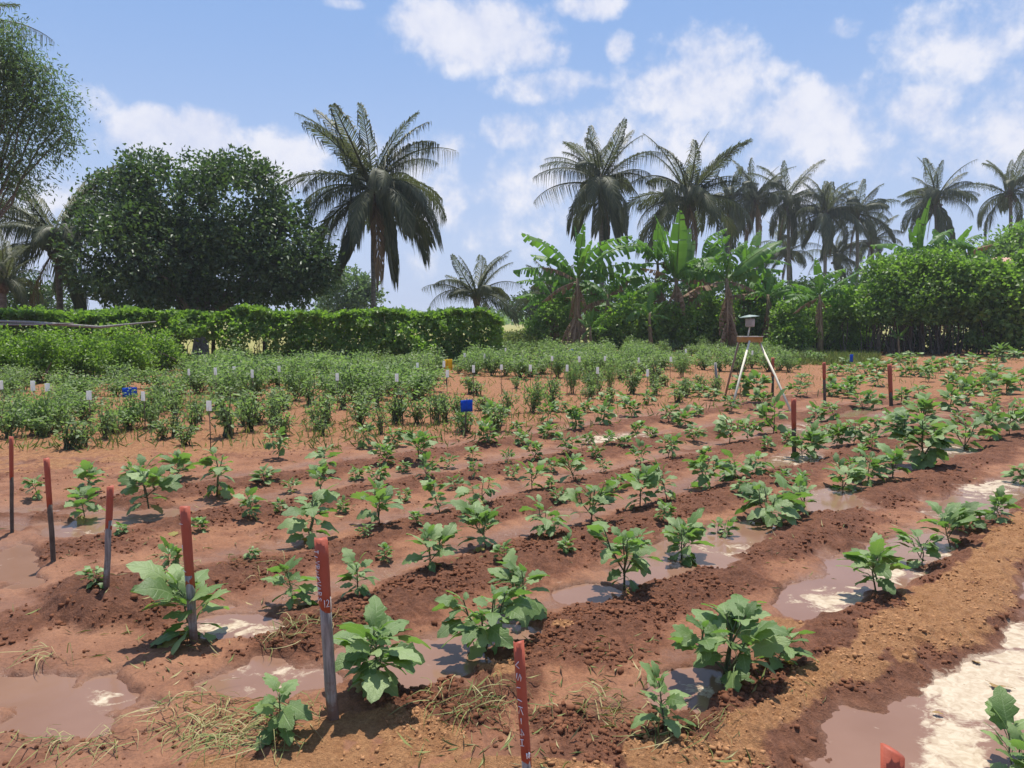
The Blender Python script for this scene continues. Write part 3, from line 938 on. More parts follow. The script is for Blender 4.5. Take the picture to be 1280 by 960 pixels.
# --- coconut palms
def frond_mesh(name, elev, seed, mat, n=58, dead=False):
    rs = np.random.default_rng(seed)
    k = 14
    rs_b = rs.uniform(.8, 1.25)
    e = R(elev)
    pos = [np.array([0., 0., 0.])]
    tang = []
    for i in range(k):
        f = (i + .5) / k
        bend = (1.3 if elev > 50 else 1.45) * (f ** 1.5) * (1.0 if not dead else .6) * rs_b
        ee = e - bend * max(.22, math.cos(e * .85))
        ee = max(ee, R(-84))
        d_ = np.array([math.cos(ee), .03 * math.sin(seed + f * 2), math.sin(ee)])
        tang.append(d_)
        pos.append(pos[-1] + d_ / k)
    pos = np.array(pos)
    mb = MB()
    mb.tube([Vector(p) for p in pos], [.016 * (1 - .85 * i / k) for i in range(k + 1)], 4, False)
    nv = len(mb.V)
    V, Fc = [np.array(mb.V)], [np.array([(a, b_, c) for (a, b_, c, d_) in mb.Fc] + [(a, c, d_) for (a, b_, c, d_) in mb.Fc])]
    rn = [np.full(nv, .75)]
    for sgn in (-1, 1):
        f = .14 + .86 * (np.arange(n) + rs.random(n) * .6) / n
        f = np.clip(f, 0, .995)
        x = f * k
        i0 = np.minimum(x.astype(int), k - 1)
        p = pos[i0] + (pos[i0 + 1] - pos[i0]) * (x - i0)[:, None]
        tg = np.array(tang)[i0]
        side = np.array([0, sgn, 0.])
        Lf = .27 * np.sin(np.pi * np.clip(f * .88 + .10, 0, 1)) ** .6 * rs.uniform(.6, 1.1, n) + .015
        fwd = .55 + .5 * f
        dr = (.35 + 1.0 * rs.random(n)) * (1.6 if dead else 1.0) + (.95 if elev < 50 else 0.0)
        sidew = 1.0 if elev > -10 else .62 if elev > -40 else .42
        d1 = unit(side[None] * sidew * (1.0 - .35 * f)[:, None] + tg * fwd[:, None] + np.array([0, 0, .12]))
        mid = p + d1 * (Lf * .5)[:, None] - np.array([0, 0, 1.]) * (Lf * .10 * dr)[:, None]
        hang = np.clip(1 - .35 * dr, .3, 1)
        tip = p + d1 * (Lf * .92 * hang)[:, None] - np.array([0, 0, 1.]) * (Lf * .60 * dr)[:, None]
        wdir = unit(np.cross(d1, np.cross(side[None], tg) + np.array([0, 0, .01])))
        wdir = unit(wdir + tg * .4)
        wv = wdir * (.0062 * rs.uniform(.7, 1.3, n))[:, None]
        vv = np.stack([p - wv * .5, p + wv * .5, mid + wv, mid - wv, tip], 1).reshape(-1, 3)
        b0 = nv + np.arange(n)[:, None] * 5
        Fc.append(np.concatenate([b0 + [0, 1, 2], b0 + [0, 2, 3], b0 + [3, 2, 4]], 0))
        V.append(vv)
        rn.append(np.repeat(rs.random(n), 5))
        nv += n * 5
    return np_mesh(name, np.concatenate(V), np.concatenate(Fc), mat, {'rnd': np.concatenate(rn)})


ELEVS = [80, 62, 42, 22, 2, -20, -45, -68]
FRONDS = {(e, s): frond_mesh('frond', e, s * 31 + i, M['palm']) for i, e in enumerate(ELEVS) for s in (1, 2, 3)}
DEADF = [frond_mesh('dead_frond', e, 90 + e, M['palm_dead'], 34, True) for e in (-55, -72)]


def palm(label, crown_px, D, flen, base_px=None, n=26, trunk=True, low=-50, azr=(0, 360), lean=0.0, dead=2, seed=0, coconuts=True, tr=.17, expo=1.3):
    rs = random.Random(seed)
    c = at(crown_px[0], crown_px[1], D)
    bx = base_px if base_px is not None else crown_px[0]
    b = at(bx, 430, D)
    b.z = 0
    root = thing('coconut_palm', label, 'palm tree', b, 0, 'coconut palms behind the field')
    top = c - b
    if trunk:
        mb = MB()
        pts = []
        for i in range(13):
            f = i / 12
            p = Vector((0, 0, 0)).lerp(top, f)
            p.x += math.sin(f * math.pi) * lean + rs.uniform(-.02, .02)
            pts.append(p)
        mb.tube(pts, [tr * (1.2 - .35 * min(1, i / 3) - .15 * i / 12) for i in range(13)], 9, False, jit=.06)
        mb.build('trunk', M['palm_bark'], root)
    mb = MB()
    mb.tube([top + Vector((0, 0, -.5)), top, top + Vector((0, 0, .5))], [tr * .9, tr * 1.5, tr * .7], 8, True, jit=.15)
    mb.build('crown_shaft', M['twig'], root)
    span = azr[1] - azr[0]
    for i in range(n):
        f = (i + .5) / n
        e = 74 - (74 - low) * f ** expo + rs.uniform(-16, 16)
        if e < -18 and rs.random() < (.3 if n >= 40 else .45):
            continue
        ei = min(ELEVS, key=lambda q: abs(q - e))
        az_ = azr[0] + (i * 137.5 + rs.uniform(-28, 28)) % span
        o = obj('frond', FRONDS[(ei, rs.choice((1, 2, 3)))], root)
        o.location = top + Vector((0, 0, rs.uniform(-.25, .25)))
        o.rotation_euler = (rs.uniform(-.5, .5), -R(max(-12, min(12, e - ei))), R(az_))
        s = flen * rs.uniform(.78, 1.08) * (.9 if e > 72 else 1)
        o.scale = (s, s, s)
    for i in range(dead):
        o = obj('dead_frond', rs.choice(DEADF), root, label='brown dead frond hanging down')
        o.location = top + Vector((0, 0, -.2))
        o.rotation_euler = (0, 0, R(rs.uniform(0, 360)))
        s = flen * rs.uniform(.7, .95)
        o.scale = (s, s, s)
    if coconuts:
        mb = MB()
        for i in range(9):
            a = rs.uniform(0, 6.28)
            q = top + Vector((math.cos(a) * tr * 2.2, math.sin(a) * tr * 2.2, -.35 - rs.random() * .5))
            mb.tube([q + Vector((0, 0, -.13)), q + Vector((0, 0, -.06)), q + Vector((0, 0, .06)), q + Vector((0, 0, .13))], [.04, .12, .12, .04], 7)
        mb.build('coconuts', M['twig'], root, kind='stuff')
    return root


palm('tallest coconut palm, standing alone just right of the dark broad tree', (466, 235), 36, 4.5, 467, n=46, dead=1, low=-64, expo=1.15, seed=41, tr=.14)
palm('slender coconut palm with long bare trunk above the left banana plant', (750, 228), 50, 4.6, 753, n=34, low=-52, dead=1, seed=5, tr=.2)
palm('second tall coconut palm, directly right of the slender long trunked one', (860, 247), 52, 5.0, 855, n=38, dead=2, seed=8, tr=.2)
palm('leftmost small palm of the distant group, half behind the second tall palm', (912, 255), 80, 4.8, 912, n=26, seed=11, tr=.22)
palm('distant coconut palm with spiky upright crown, second of the distant group', (946, 248), 78, 4.8, 948, n=26, low=-38, seed=12, tr=.22)
palm('distant coconut palm in the middle of the crowded group, third from its left', (985, 250), 80, 5.0, 987, n=30, low=-70, expo=1.1, seed=13, tr=.22)
palm('heavy crowned distant palm, fourth in the crowded group', (1032, 268), 78, 4.9, 1030, n=32, seed=14, tr=.22)
palm('rightmost tall palm of the crowded distant group', (1072, 268), 80, 4.6, 1070, n=24, low=-34, seed=15, tr=.22)
palm('short palm low under the right end of the distant group', (1090, 300), 84, 3.8, 1090, n=24, seed=16, tr=.22)
palm('coconut palm standing apart above the tall banana leaves on the right', (1170, 250), 72, 4.6, 1172, n=32, low=-62, expo=1.15, dead=2, seed=17, tr=.22)
palm('thin trunked coconut palm at the far right edge of the view', (1263, 240), 70, 4.7, 1265, n=24, low=-46, dead=0, seed=18, tr=.2)
palm('young palm with upright fronds right of the tallest palm', (596, 372), 42, 3.1, 596, n=20, low=5, dead=1, seed=19, coconuts=False)
palm('low bushy palm hidden behind the left banana plant', (690, 372), 47, 3.0, 690, n=22, low=-30, dead=2, seed=20, coconuts=False)
palm('grey green palm leaning its fronds left of the dark broad tree', (72, 300), 33, 4.3, 76, n=30, dead=1, seed=21, low=-50)
palm('palm at top left corner showing only its frond tips', (-72, 45), 24, 3.3, -70, n=24, dead=0, seed=22, low=-45)
palm('small low palm at the left edge behind the hedge', (4, 350), 29, 1.9, 4, n=18, dead=0, seed=23, low=-20, coconuts=False)
palm('far short palm with yellowing crown behind the banana clump', (985, 315), 84, 4.2, 985, n=24, seed=25, tr=.2)
palm('far short dark palm under the heavy crowned palm', (1045, 320), 84, 4.2, 1045, n=24, seed=26, tr=.2)


# --- vine covered hedge on the left
def build_hedge():
    b = at(300, 440, 25)
    b.z = 0
    root = thing('vine_hedge', 'long green hedge buried in creeping vines along the left side', 'hedge', b)
    n = 52000
    px = RNG.uniform(-140, 628, n)
    D = 23.0 + 4.0 * np.clip(px / 630, -.3, 1) + 1.5 * RNG.random(n) ** 2.2
    x = (px - 640) / F * D
    top = 1.72 + .42 * fbm(x, D, .55, 4, .6, off=31) + .09 * np.clip((px - 380) / 240, 0, 1) - .35 * sst(px, 596, 632)
    f = RNG.random(n)
    f = np.where(RNG.random(n) < .3, 1 - .1 * RNG.random(n), f)
    z = f * top
    D = D - .9 * fbm(x, z, .75, 3, .55, off=37) * sst(z, 0, .4) - .85 * fbm(x, z, 1.7, 3, .6, off=38)
    ok = np.ones(n, bool)
    u, v = to_px(x, D, z)
    # gaps low in the hedge where the bright field behind shows
    for (cx, cy, rx, ry) in [(212, 430, 9, 10), (252, 434, 22, 14), (318, 434, 16, 10), (108, 434, 8, 8), (75, 438, 6, 6)]:
        q = ((u - cx) / rx) ** 2 + ((v - cy) / ry) ** 2
        ok &= ~((q < 1) & (RNG.random(n) < .95))
    thin = (z < .55 * top) & (px > 200) & (px < 360) & (RNG.random(n) < .38)
    ok &= ~thin
    C = np.stack([x, D, z], 1)[ok]
    k = len(C)
    # hang outward on the face, up on the top
    zt = f[ok]
    d = unit(RNG.normal(size=(k, 3)) * .8 + np.stack([np.zeros(k), -.5 * np.ones(k), zt - .7], 1))
    nn = unit(RNG.normal(size=(k, 3)) * .6 + np.stack([np.zeros(k), -.5 * np.ones(k), .5 * np.ones(k)], 1))
    s = RNG.uniform(.6, 1.25, k)
    cl = .5 + .5 * fbm(C[:, 0], C[:, 2], .9, 3, off=3)
    rnd = np.clip(.55 * cl + .5 * RNG.random(k) - .05, 0, 1)
    me = leaf_cloud('foliage', C, d, nn, .135 * s, .125 * s, M['hedge'], .18, .12, rnd)
    o = obj('foliage', me, root, kind='stuff')
    o.location = -b
    mb = MB()
    for i in range(170):
        p = random.uniform(-120, 610)
        DD = 23.6 + 4.0 * p / 630 + random.uniform(0, 1.2)
        xx = (p - 640) / F * DD
        q = Vector((xx, DD, 0)) - b
        hgt = random.uniform(.8, 1.6)
        mb.tube([q, q + Vector((random.gauss(0, .12), random.gauss(0, .1), hgt * .5)), q + Vector((random.gauss(0, .25), random.gauss(0, .2), hgt))], [.018, .014, .006], 4, False)
    mb.build('stems', M['twig'], root, kind='stuff')
    for p in (222, 266, 330, 400, 480, 560, 76, 140):
        mb = MB()
        DD = 23.8 + 4.0 * p / 630
        q = Vector(((p - 640) / F * DD, DD, 0)) - b
        mb.tube([q, q + Vector((.03, 0, .8)), q + Vector((.0, .02, 1.65))], [.075, .065, .06], 8, jit=.08)
        mb.build('post', M['twig'], root)


build_hedge()

# pole lying over the hedge at the left edge
mb = MB()
mb.tube([at(-60, 400, 22.6), at(40, 403, 22.6), at(125, 409, 22.6), at(195, 402, 22.7)], [.045, .045, .04, .02], 7)
mb.build('dry_pole', M['wood_grey'], None, label='long thin dry pole sagging across the hedge at the left edge', cat='pole')
mb = MB()
mb.tube([at(-60, 405, 22.5), at(40, 406, 22.5), at(92, 404, 22.55)], [.03, .03, .015], 6)
mb.build('dry_pole', M['wood_grey'], None, label='shorter dry stick lying just below the long pole on the hedge', cat='pole')


# --- shrubs and bushes
def shrub(label, ells, D, base_px, n_cl, L, W, mat='bush', per=7, spread=.12, stems=10, cat='shrub', group=None, shell=.45, minz=.1, name='shrub', **kw):
    b = at(base_px, 430, D)
    b.z = 0
    root = thing(name, label, cat, b, 0, group)
    o = obj('foliage', crown_mesh('foliage', ells, D, n_cl, per, spread, L, W, M[mat], shell, minz=minz, **kw), root, kind='stuff')
    o.location = -b
    mb = MB()
    for i in range(stems):
        e = random.choice(ells)
        c = at(e[0] + random.uniform(-.8, .8) * e[2], e[1] + random.uniform(-.3, .5) * e[3], D + random.uniform(-.6, .6)) - b
        q = Vector((c.x * random.uniform(.85, 1.0) + random.gauss(0, .2), random.uniform(-.6, .6), 0))
        mb.tube([q, q.lerp(c, .5) + Vector((random.gauss(0, .12), random.gauss(0, .1), 0)), c], [.035, .025, .01], 5, False)
    mb.build('stems', M['twig'], root, kind='stuff')
    return root


shrub('large dark mouthed bush hung with vines on the right, over tangled bare stems', [(1135, 365, 62, 42), (1090, 385, 50, 28), (1175, 350, 50, 36), (1180, 385, 55, 30), (1120, 345, 40, 26), (1150, 395, 70, 22, -.4)], 34, 1140, 2600, .17, .12, stems=70, minz=1.35, shell=.3)
shrub('broad leaved creeper bush at the far right edge reaching to the ground', [(1250, 375, 50, 38), (1290, 385, 45, 50), (1225, 350, 34, 26), (1255, 415, 42, 28), (1290, 340, 30, 24)], 33, 1255, 2300, .20, .17, stems=14, shell=.35)
shrub('olive shrub with thin stems between the tripod stand and the dark bush', [(1010, 395, 34, 30), (1045, 400, 30, 36), (985, 410, 22, 28), (1060, 425, 30, 18)], 35, 1015, 1150, .14, .10, stems=26, shell=.3)
shrub('pale green trailing shrub below the small light banana on the right', [(1000, 425, 26, 18), (975, 430, 18, 14)], 34.5, 1000, 360, .14, .11, 'hedge', stems=6)
shrub('leafy green undergrowth between the first two banana plants', [(785, 408, 34, 26), (760, 418, 24, 20), (810, 418, 24, 18), (800, 392, 20, 20)], 35.5, 785, 1000, .17, .12, 'hedge', stems=12)
shrub('dark shrub to the left of the brown skirted banana plant', [(690, 412, 26, 26), (700, 392, 22, 22), (668, 420, 16, 18)], 36.5, 690, 700, .15, .09, 'bush', stems=12)
shrub('leafy undergrowth below the middle banana plant', [(865, 415, 36, 22), (890, 400, 24, 24), (845, 400, 20, 22)], 35.5, 865, 900, .17, .12, 'hedge', stems=12)
shrub('dim green thicket behind the tripod stand', [(935, 395, 34, 36), (960, 415, 26, 24), (910, 415, 26, 24), (950, 370, 26, 24)], 37.5, 935, 1100, .17, .11, 'bush', stems=30)
shrub('dark tangled thicket behind the olive shrub', [(1030, 375, 44, 28), (1075, 375, 36, 30), (990, 385, 30, 24)], 39, 1035, 900, .18, .11, 'dark', stems=40)
shrub('dark thicket filling the gap behind the banana clump', [(830, 375, 60, 24), (770, 385, 40, 24), (890, 370, 40, 26)], 41, 830, 1100, .2, .12, 'dark', stems=40)
shrub('added dark thicket filling the shaded hollow under the large vine bush', [(1050, 418, 40, 24), (1110, 415, 45, 28), (1170, 415, 45, 28), (1215, 418, 30, 26), (1090, 432, 60, 12), (1160, 432, 60, 12)], 36.5, 1130, 1500, .18, .11, 'dark', stems=60)  # added backing foliage; dark leaf tone stands for the shade under the bush
shrub('low dark tangle behind the ragged banana plant and tripod', [(930, 428, 40, 16), (975, 425, 36, 18), (1010, 425, 30, 20), (880, 428, 30, 14), (830, 428, 30, 14), (770, 430, 30, 12)], 38, 940, 1000, .18, .11, 'dark', stems=30)
shrub('yellow green weedy shrub in the gap right of the hedge', [(655, 425, 22, 10), (640, 428, 14, 8)], 36, 650, 200, .12, .07, 'weed', stems=5)
for i, (bx, by, w_, h_, lab) in enumerate([
        (30, 478, 52, 62, 'tall leafy shrub at the left edge below the sagging pole'),
        (95, 474, 46, 58, 'leafy shrub second from the left edge before the hedge'),
        (150, 474, 44, 52, 'leafy shrub before the hedge above the left blue card'),
        (195, 466, 34, 46, 'rounded shrub left of the first gap in the hedge'),
        (-25, 480, 46, 66, 'shrub cut by the left edge of the view')]):
    p = gp(bx, by)
    shrub(lab, [(bx, by - h_ * .55, w_ * .8, h_ * .5), (bx - w_ * .3, by - h_ * .3, w_ * .5, h_ * .35), (bx + w_ * .35, by - h_ * .35, w_ * .5, h_ * .35)],
          p.y, bx, 620, .085, .05, 'hedge', 8, .11, 12, shell=.15, minz=.03)

# far wood along the skyline
P0 = []
n = 9000
ang = RNG.uniform(R(-60), R(60), n)
dd = RNG.uniform(230, 300, n)
hh_ = (3.0 + 2.5 * fbm(ang * 40, ang * 0, 1.0, 4) + 1.5) * RNG.random(n) ** .7
C = np.stack([np.sin(ang) * dd, np.cos(ang) * dd, np.maximum(hh_, .1)], 1)
obj('far_wood', leaf_cloud('far_wood', C, rand_dir(n), rand_dir(n), RNG.uniform(1.2, 2.6, n), RNG.uniform(.8, 1.8, n), M['bush']), kind='stuff')


# --- banana plants
def banana_leaf_mesh(name, seed, arch, mat, tear=.3, droop=.35, width=.27):
    rs = np.random.default_rng(seed)
    V, Fc, rn = [], [], []
    k = 15

    def mid(f):
        return np.array([0, f, arch * math.sin(math.pi * min(1, f * 1.02)) * .9 + .0])

    def hw(f):
        return width * .5 * (math.sin(math.pi * min(1, max(0, (f - .1) / .9)) ** .75)) ** .55 if f > .1 else .0
    for sg in (-1, 1):
        f0 = .11
        dr = droop * rs.uniform(.7, 1.3)
        while f0 < .985:
            seg = rs.uniform(.035, .10)
            f1 = min(f0 + seg, .99)
            trim = rs.uniform(.72, 1.0) if rs.random() < tear else 1.0
            if rs.random() < tear:
                dr = droop * rs.uniform(.4, 2.2)
            gap = rs.uniform(.008, .03) if rs.random() < tear else 0.0
            r_ = rs.random() * .35 + .35
            fa, fb = f0 + gap, f1
            b0 = len(V)
            for f in (fa, fb):
                m_ = mid(f)
                w_ = hw(f) * trim
                V.append(m_)
                V.append(m_ + np.array([sg * w_ * .55, .05 * w_, w_ * (.22 - .35 * dr)]))
                V.append(m_ + np.array([sg * w_ * (1 - .22 * dr), .12 * w_, w_ * (.12 - 1.0 * dr)]))
                rn += [r_ + .25, r_, r_]
            if sg > 0:
                Fc += [(b0, b0 + 1, b0 + 4), (b0, b0 + 4, b0 + 3), (b0 + 1, b0 + 2, b0 + 5), (b0 + 1, b0 + 5, b0 + 4)]
            else:
                Fc += [(b0, b0 + 4, b0 + 1), (b0, b0 + 3, b0 + 4), (b0 + 1, b0 + 5, b0 + 2), (b0 + 1, b0 + 4, b0 + 5)]
            f0 = f1
    mb = MB()
    mb.tube([Vector(mid(i / 10)) for i in range(11)], [.014 * (1 - .8 * i / 10) for i in range(11)], 4, False)
    b0 = len(V)
    V += [np.array(v) for v in mb.V]
    rn += [.95] * len(mb.V)
    for q in mb.Fc:
        Fc += [(q[0] + b0, q[1] + b0, q[2] + b0), (q[0] + b0, q[2] + b0, q[3] + b0)]
    return np_mesh(name, np.array(V), np.array(Fc), mat, {'rnd': np.array(rn)})


BL = [banana_leaf_mesh('leaf', 100 + i, a, M['banana'], te, dr) for i, (a, te, dr) in enumerate([(.10, .5, .45), (.16, .7, .7), (.24, .8, .9), (.30, .8, 1.1), (.14, .9, 1.0), (.20, .6, .6)])]
BLS = [banana_leaf_mesh('leaf', 120 + i, .02, M['banana'], .25, -.1, .22) for i in range(2)]
BD = [banana_leaf_mesh('dead_leaf', 140 + i, .10, M['banana_dead'], .9, 1.6, .13) for i in range(3)]


def aim(vec, up=Vector((0, 0, 1)), roll=0.0):
    """rotation turning local +Y to vec, +Z as near up as possible"""
    y = vec.normalized()
    x = y.cross(up)
    if x.length < 1e-3:
        x = Vector((1, 0, 0))
    x.normalize()
    z = x.cross(y)
    m_ = Matrix((x, y, z)).transposed()
    return (m_ @ Matrix.Rotation(roll, 3, 'Y')).to_4x4()


def banana(label, crown, base_px, D, tips, dead=8, rad=.16, name='banana_plant', skirt=True, seed=0):
    rs = random.Random(seed)
    b = at(base_px, 430, D)
    b.z = 0
    root = thing(name, label, 'banana plant', b, 0, 'banana plants behind the field')
    c = at(crown[0], crown[1], D) - b
    mb = MB()
    mb.tube([Vector((0, 0, -.05)), c * .35 + Vector((.04, 0, 0)), c * .75, c + Vector((0, 0, .15))], [rad * 1.2, rad, rad * .8, rad * .45], 10, True, jit=.06)
    mb.build('pseudostem', M['banana_stem'], root)
    tips = list(tips) + ([(crown[0] + rs.choice((-1, 1)) * rs.uniform(22, 62), crown[1] + rs.uniform(-25, 38), rs.uniform(-1, 1)) + (('d',) if rs.random() < .4 else ()) for _ in range(5)] if rad > .1 else [])
    for tp in tips:
        tx, ty = tp[0], tp[1]
        dy = tp[2] if len(tp) > 2 else rs.uniform(-.5, .5)
        q = at(tx, ty, D + dy) - b
        v = q - c
        steep = v.z / max(v.length, .01)
        me = rs.choice(BLS) if steep > .85 else rs.choice(BL)
        if len(tp) > 3:
            me = {'d': rs.choice(BD), 's': BLS[0]}[tp[3]]
        o = obj('dead_leaf' if me in BD else 'leaf', me, root)
        o.matrix_basis = Matrix.Translation(c) @ aim(v, roll=rs.uniform(-.9, .9)) @ Matrix.Diagonal((v.length * 1.15, v.length, v.length, 1))
    for i in range(int(dead * 1.8)):
        f = rs.uniform(.45, 1.0)
        a = rs.uniform(0, 6.28)
        L = rs.uniform(.3, .95) * c.z * .6
        sp = rs.uniform(.12, .55)
        v = Vector((math.cos(a) * sp, math.sin(a) * sp, -1)) * L
        o = obj('dead_leaf', rs.choice(BD), root)
        o.matrix_basis = Matrix.Translation(c * f) @ aim(v, Vector((math.cos(a), math.sin(a), .2)), rs.uniform(-.6, .6)) @ Matrix.Diagonal((L * 1.5, L, L, 1))
    return root


banana('banana plant with brown dead skirt at the left of the clump', (722, 352), 720, 35,
       [(652, 291), (641, 338), (663, 318, .6), (718, 282), (731, 278), (790, 294), (810, 308, .5), (806, 330), (785, 350), (740, 300, -.8), (690, 370, -.6), (700, 330, 1)], dead=14, seed=1)
banana('banana plant with two tall upright leaves in the middle of the clump', (845, 352), 850, 35.5,
       [(818, 268), (850, 262), (832, 285, -.5), (868, 300, .6), (797, 366), (905, 352), (800, 335, .5, 'd'), (880, 322, -.7), (828, 318, .9), (862, 285, .8), (905, 320, .5), (815, 300, .4)], dead=12, seed=2)
banana('banana plant with a long brown drooping leaf beside the tripod stand', (908, 352), 916, 34.5,
       [(978, 300), (980, 338), (935, 300, .5), (870, 328), (850, 372, -.3, 'd'), (900, 290, .4), (965, 318, .8), (945, 365, -.4, 'd'), (928, 372), (880, 300, -.3), (955, 350, .6)], dead=12, seed=3)
banana('slim banana plant with pale new leaf left of the dark bush', (1025, 372), 1025, 34,
       [(1019, 322, 0, 's'), (1058, 335), (1078, 338, 0, 's'), (980, 378), (990, 355, .6), (1050, 362), (1012, 350, .5), (1065, 372, -.4)], dead=4, rad=.12, seed=4)
banana('tall bright banana plant rising above the large vine bush', (1148, 325), 1150, 36.5,
       [(1164, 246, 0, 's'), (1148, 272, -.3, 's'), (1192, 286), (1088, 306), (1135, 285, .3, 's'), (1232, 318), (1100, 325, .5), (1180, 310, .8), (1125, 310, -.6), (1210, 305, .6)], dead=2, seed=5)
banana('knee high young banana shoot at the foot of the dark bush', (1123, 424), 1123, 32.5, [(1112, 410), (1136, 408), (1120, 402, 0, 's'), (1108, 420), (1132, 426)], dead=0, rad=.05, name='banana_shoot', seed=6)
banana('short yellow leaved banana shoot by the brown skirted plant', (738, 412), 738, 33.5, [(726, 425), (742, 385, 0, 's'), (757, 392), (722, 398), (760, 412), (733, 388)], dead=2, rad=.07, name='banana_shoot', seed=7)
banana('young banana plant half buried in green undergrowth', (812, 395), 812, 34.5, [(790, 380), (835, 375), (815, 360), (780, 402), (840, 400), (822, 415)], dead=3, rad=.09, name='banana_shoot', seed=8)
banana('ragged banana plant behind the tripod stand, mostly dead leaves', (960, 372), 962, 36, [(985, 350), (940, 345), (998, 372), (965, 340), (930, 372)], dead=12, rad=.14, seed=9)
banana('withered banana plant between the two leafy ones', (785, 385), 788, 37, [(760, 360), (815, 352), (800, 348, .5)], dead=10, rad=.13, seed=10)


for i, (cx, cy, bx_, D_, lab) in enumerate([(690, 372, 692, 36.5, 'low ragged banana plant left of the brown skirted one'), (878, 330, 880, 37, 'banana plant crowded between the middle plant and the drooping one'),
        (760, 372, 758, 36, 'low banana plant right of the brown skirted one'), (935, 338, 938, 37.5, 'banana plant right behind the drooping leaf one'), (1060, 385, 1062, 35.5, 'low banana plant half hidden by the olive shrub'),
        (822, 330, 826, 37, 'banana plant left behind the tall upright leaves'), (1185, 330, 1186, 37.5, 'banana plant half sunk behind the crest of the vine bush')]):
    rs_ = random.Random(70 + i)
    tips_ = []
    for k in range(7):
        a = rs_.uniform(-.35, math.pi + .35)
        L_ = rs_.uniform(38, 66)
        tips_.append((cx + math.cos(a) * L_, cy - math.sin(a) * L_ * .85, rs_.uniform(-.9, .9)))
    banana(lab, (cx, cy), bx_, D_, tips_, dead=7, rad=.12, seed=30 + i)


# --- tiled hut at the right edge
def hut():
    b = at(1330, 430, 50)
    b.z = 0
    root = thing('hut', 'low hut with pinkish clay tile roof at right edge behind bushes', 'hut', b)
    e = at(1256, 345, 50) - b
    x0, x1, ze = e.x, e.x + 7, e.z
    mb = MB()
    mb.box((x0 / 2 + x1 / 2, 1.6, ze / 2), x1 - x0 - .8, 3.0, ze)
    mb.build('wall', M['wall'], root, smooth=False)
    rf = MB()
    rise = 1.25
    for sg in (0, 1):
        ya, yb = (-.4, 1.6) if sg == 0 else (3.6, 1.6)
        V = [(x0, ya, ze), (x1, ya, ze), (x1, yb, ze + rise), (x0, yb, ze + rise)]
        V += [(x, y, z - .08) for x, y, z in V]
        rf.add(V, [(0, 1, 2, 3), (7, 6, 5, 4), (0, 4, 5, 1), (1, 5, 6, 2), (2, 6, 7, 3), (3, 7, 4, 0)])
    r_ = rf.build('roof', M['rooftile'], root, smooth=False)
    tm = MB()
    for i in range(int((x1 - x0) / .22)):
        x = x0 + .11 + i * .22
        tm.tube([(x, -.45, ze + .02), (x, .6, ze + .02 + rise * .52), (x, 1.6, ze + rise + .02)], [.08, .08, .08], 6, True, .6)
    tm.build('tile_course', M['rooftile'], r_, kind='stuff')


hut()


# ------------------------------------------------------------------ egg plants
def egg_leaf_geo(seed, nu=9, nv=2, pet=True, lobes=3.2):
    rs = random.Random(seed)
    V, uv, Fc = [], [], []
    ph = rs.uniform(0, 1.2)
    droop = rs.uniform(.10, .34)
    fold = rs.uniform(.05, .3)
    wv = rs.uniform(.02, .045)
    wid = rs.uniform(.30, .38)
    asym = rs.uniform(-.06, .06)
    row = 2 * nv + 1
    for i in range(nu + 1):
        u = i / nu
        base = max(.0, math.sin(math.pi * min(1, u * .93 + .07) ** .82)) ** .75
        for j in range(-nv, nv + 1):
            q = j / nv
            lb = 1 + .24 * math.cos(2 * math.pi * lobes * u + ph + (1.2 if q < 0 else 0)) * abs(q)
            w_ = wid * base * lb * (1 if i < nu else .05)
            back = -.10 * abs(q) ** 1.5 if i == 0 else 0
            x = q * w_ + asym * math.sin(u * 3)
            z = .05 * math.sin(math.pi * u) - droop * u ** 2 + fold * abs(q) * w_ * .9 + wv * math.sin(7 * u + 2.6 * q + ph * 5) * abs(q) - .16 * (abs(q) ** 3) * w_
            V.append((x, u + back + .03 * q * q, z))
            uv.append((u, q))
    for i in range(nu):
        for j in range(row - 1):
            a = i * row + j
            Fc.append((a, a + 1, a + row + 1, a + row))
    if pet:
        mb = MB()
        mb.tube([(0, -.42, -.06), (0, -.2, .01), (0, .02, 0)], [.022, .018, .014], 4, False)
        n = len(V)
        V += [tuple(v) for v in mb.V]
        uv += [(.5, .0)] * len(mb.V)
        Fc += [tuple(i + n for i in f) for f in mb.Fc]
    return np.array(V, float), np.array(Fc), np.array(uv, float)


LEAFG = [egg_leaf_geo(s) for s in range(9)]
LEAF = [np_mesh('leaf', V, Fc, M['egg'], None, True, uv) for (V, Fc, uv) in LEAFG]
LEAFY = [np_mesh('leaf', V, Fc, M['egg_yellow'], None, True, uv) for (V, Fc, uv) in LEAFG[:4]]
SMALLG = [egg_leaf_geo(40 + s, 5, 1, False) for s in range(6)]


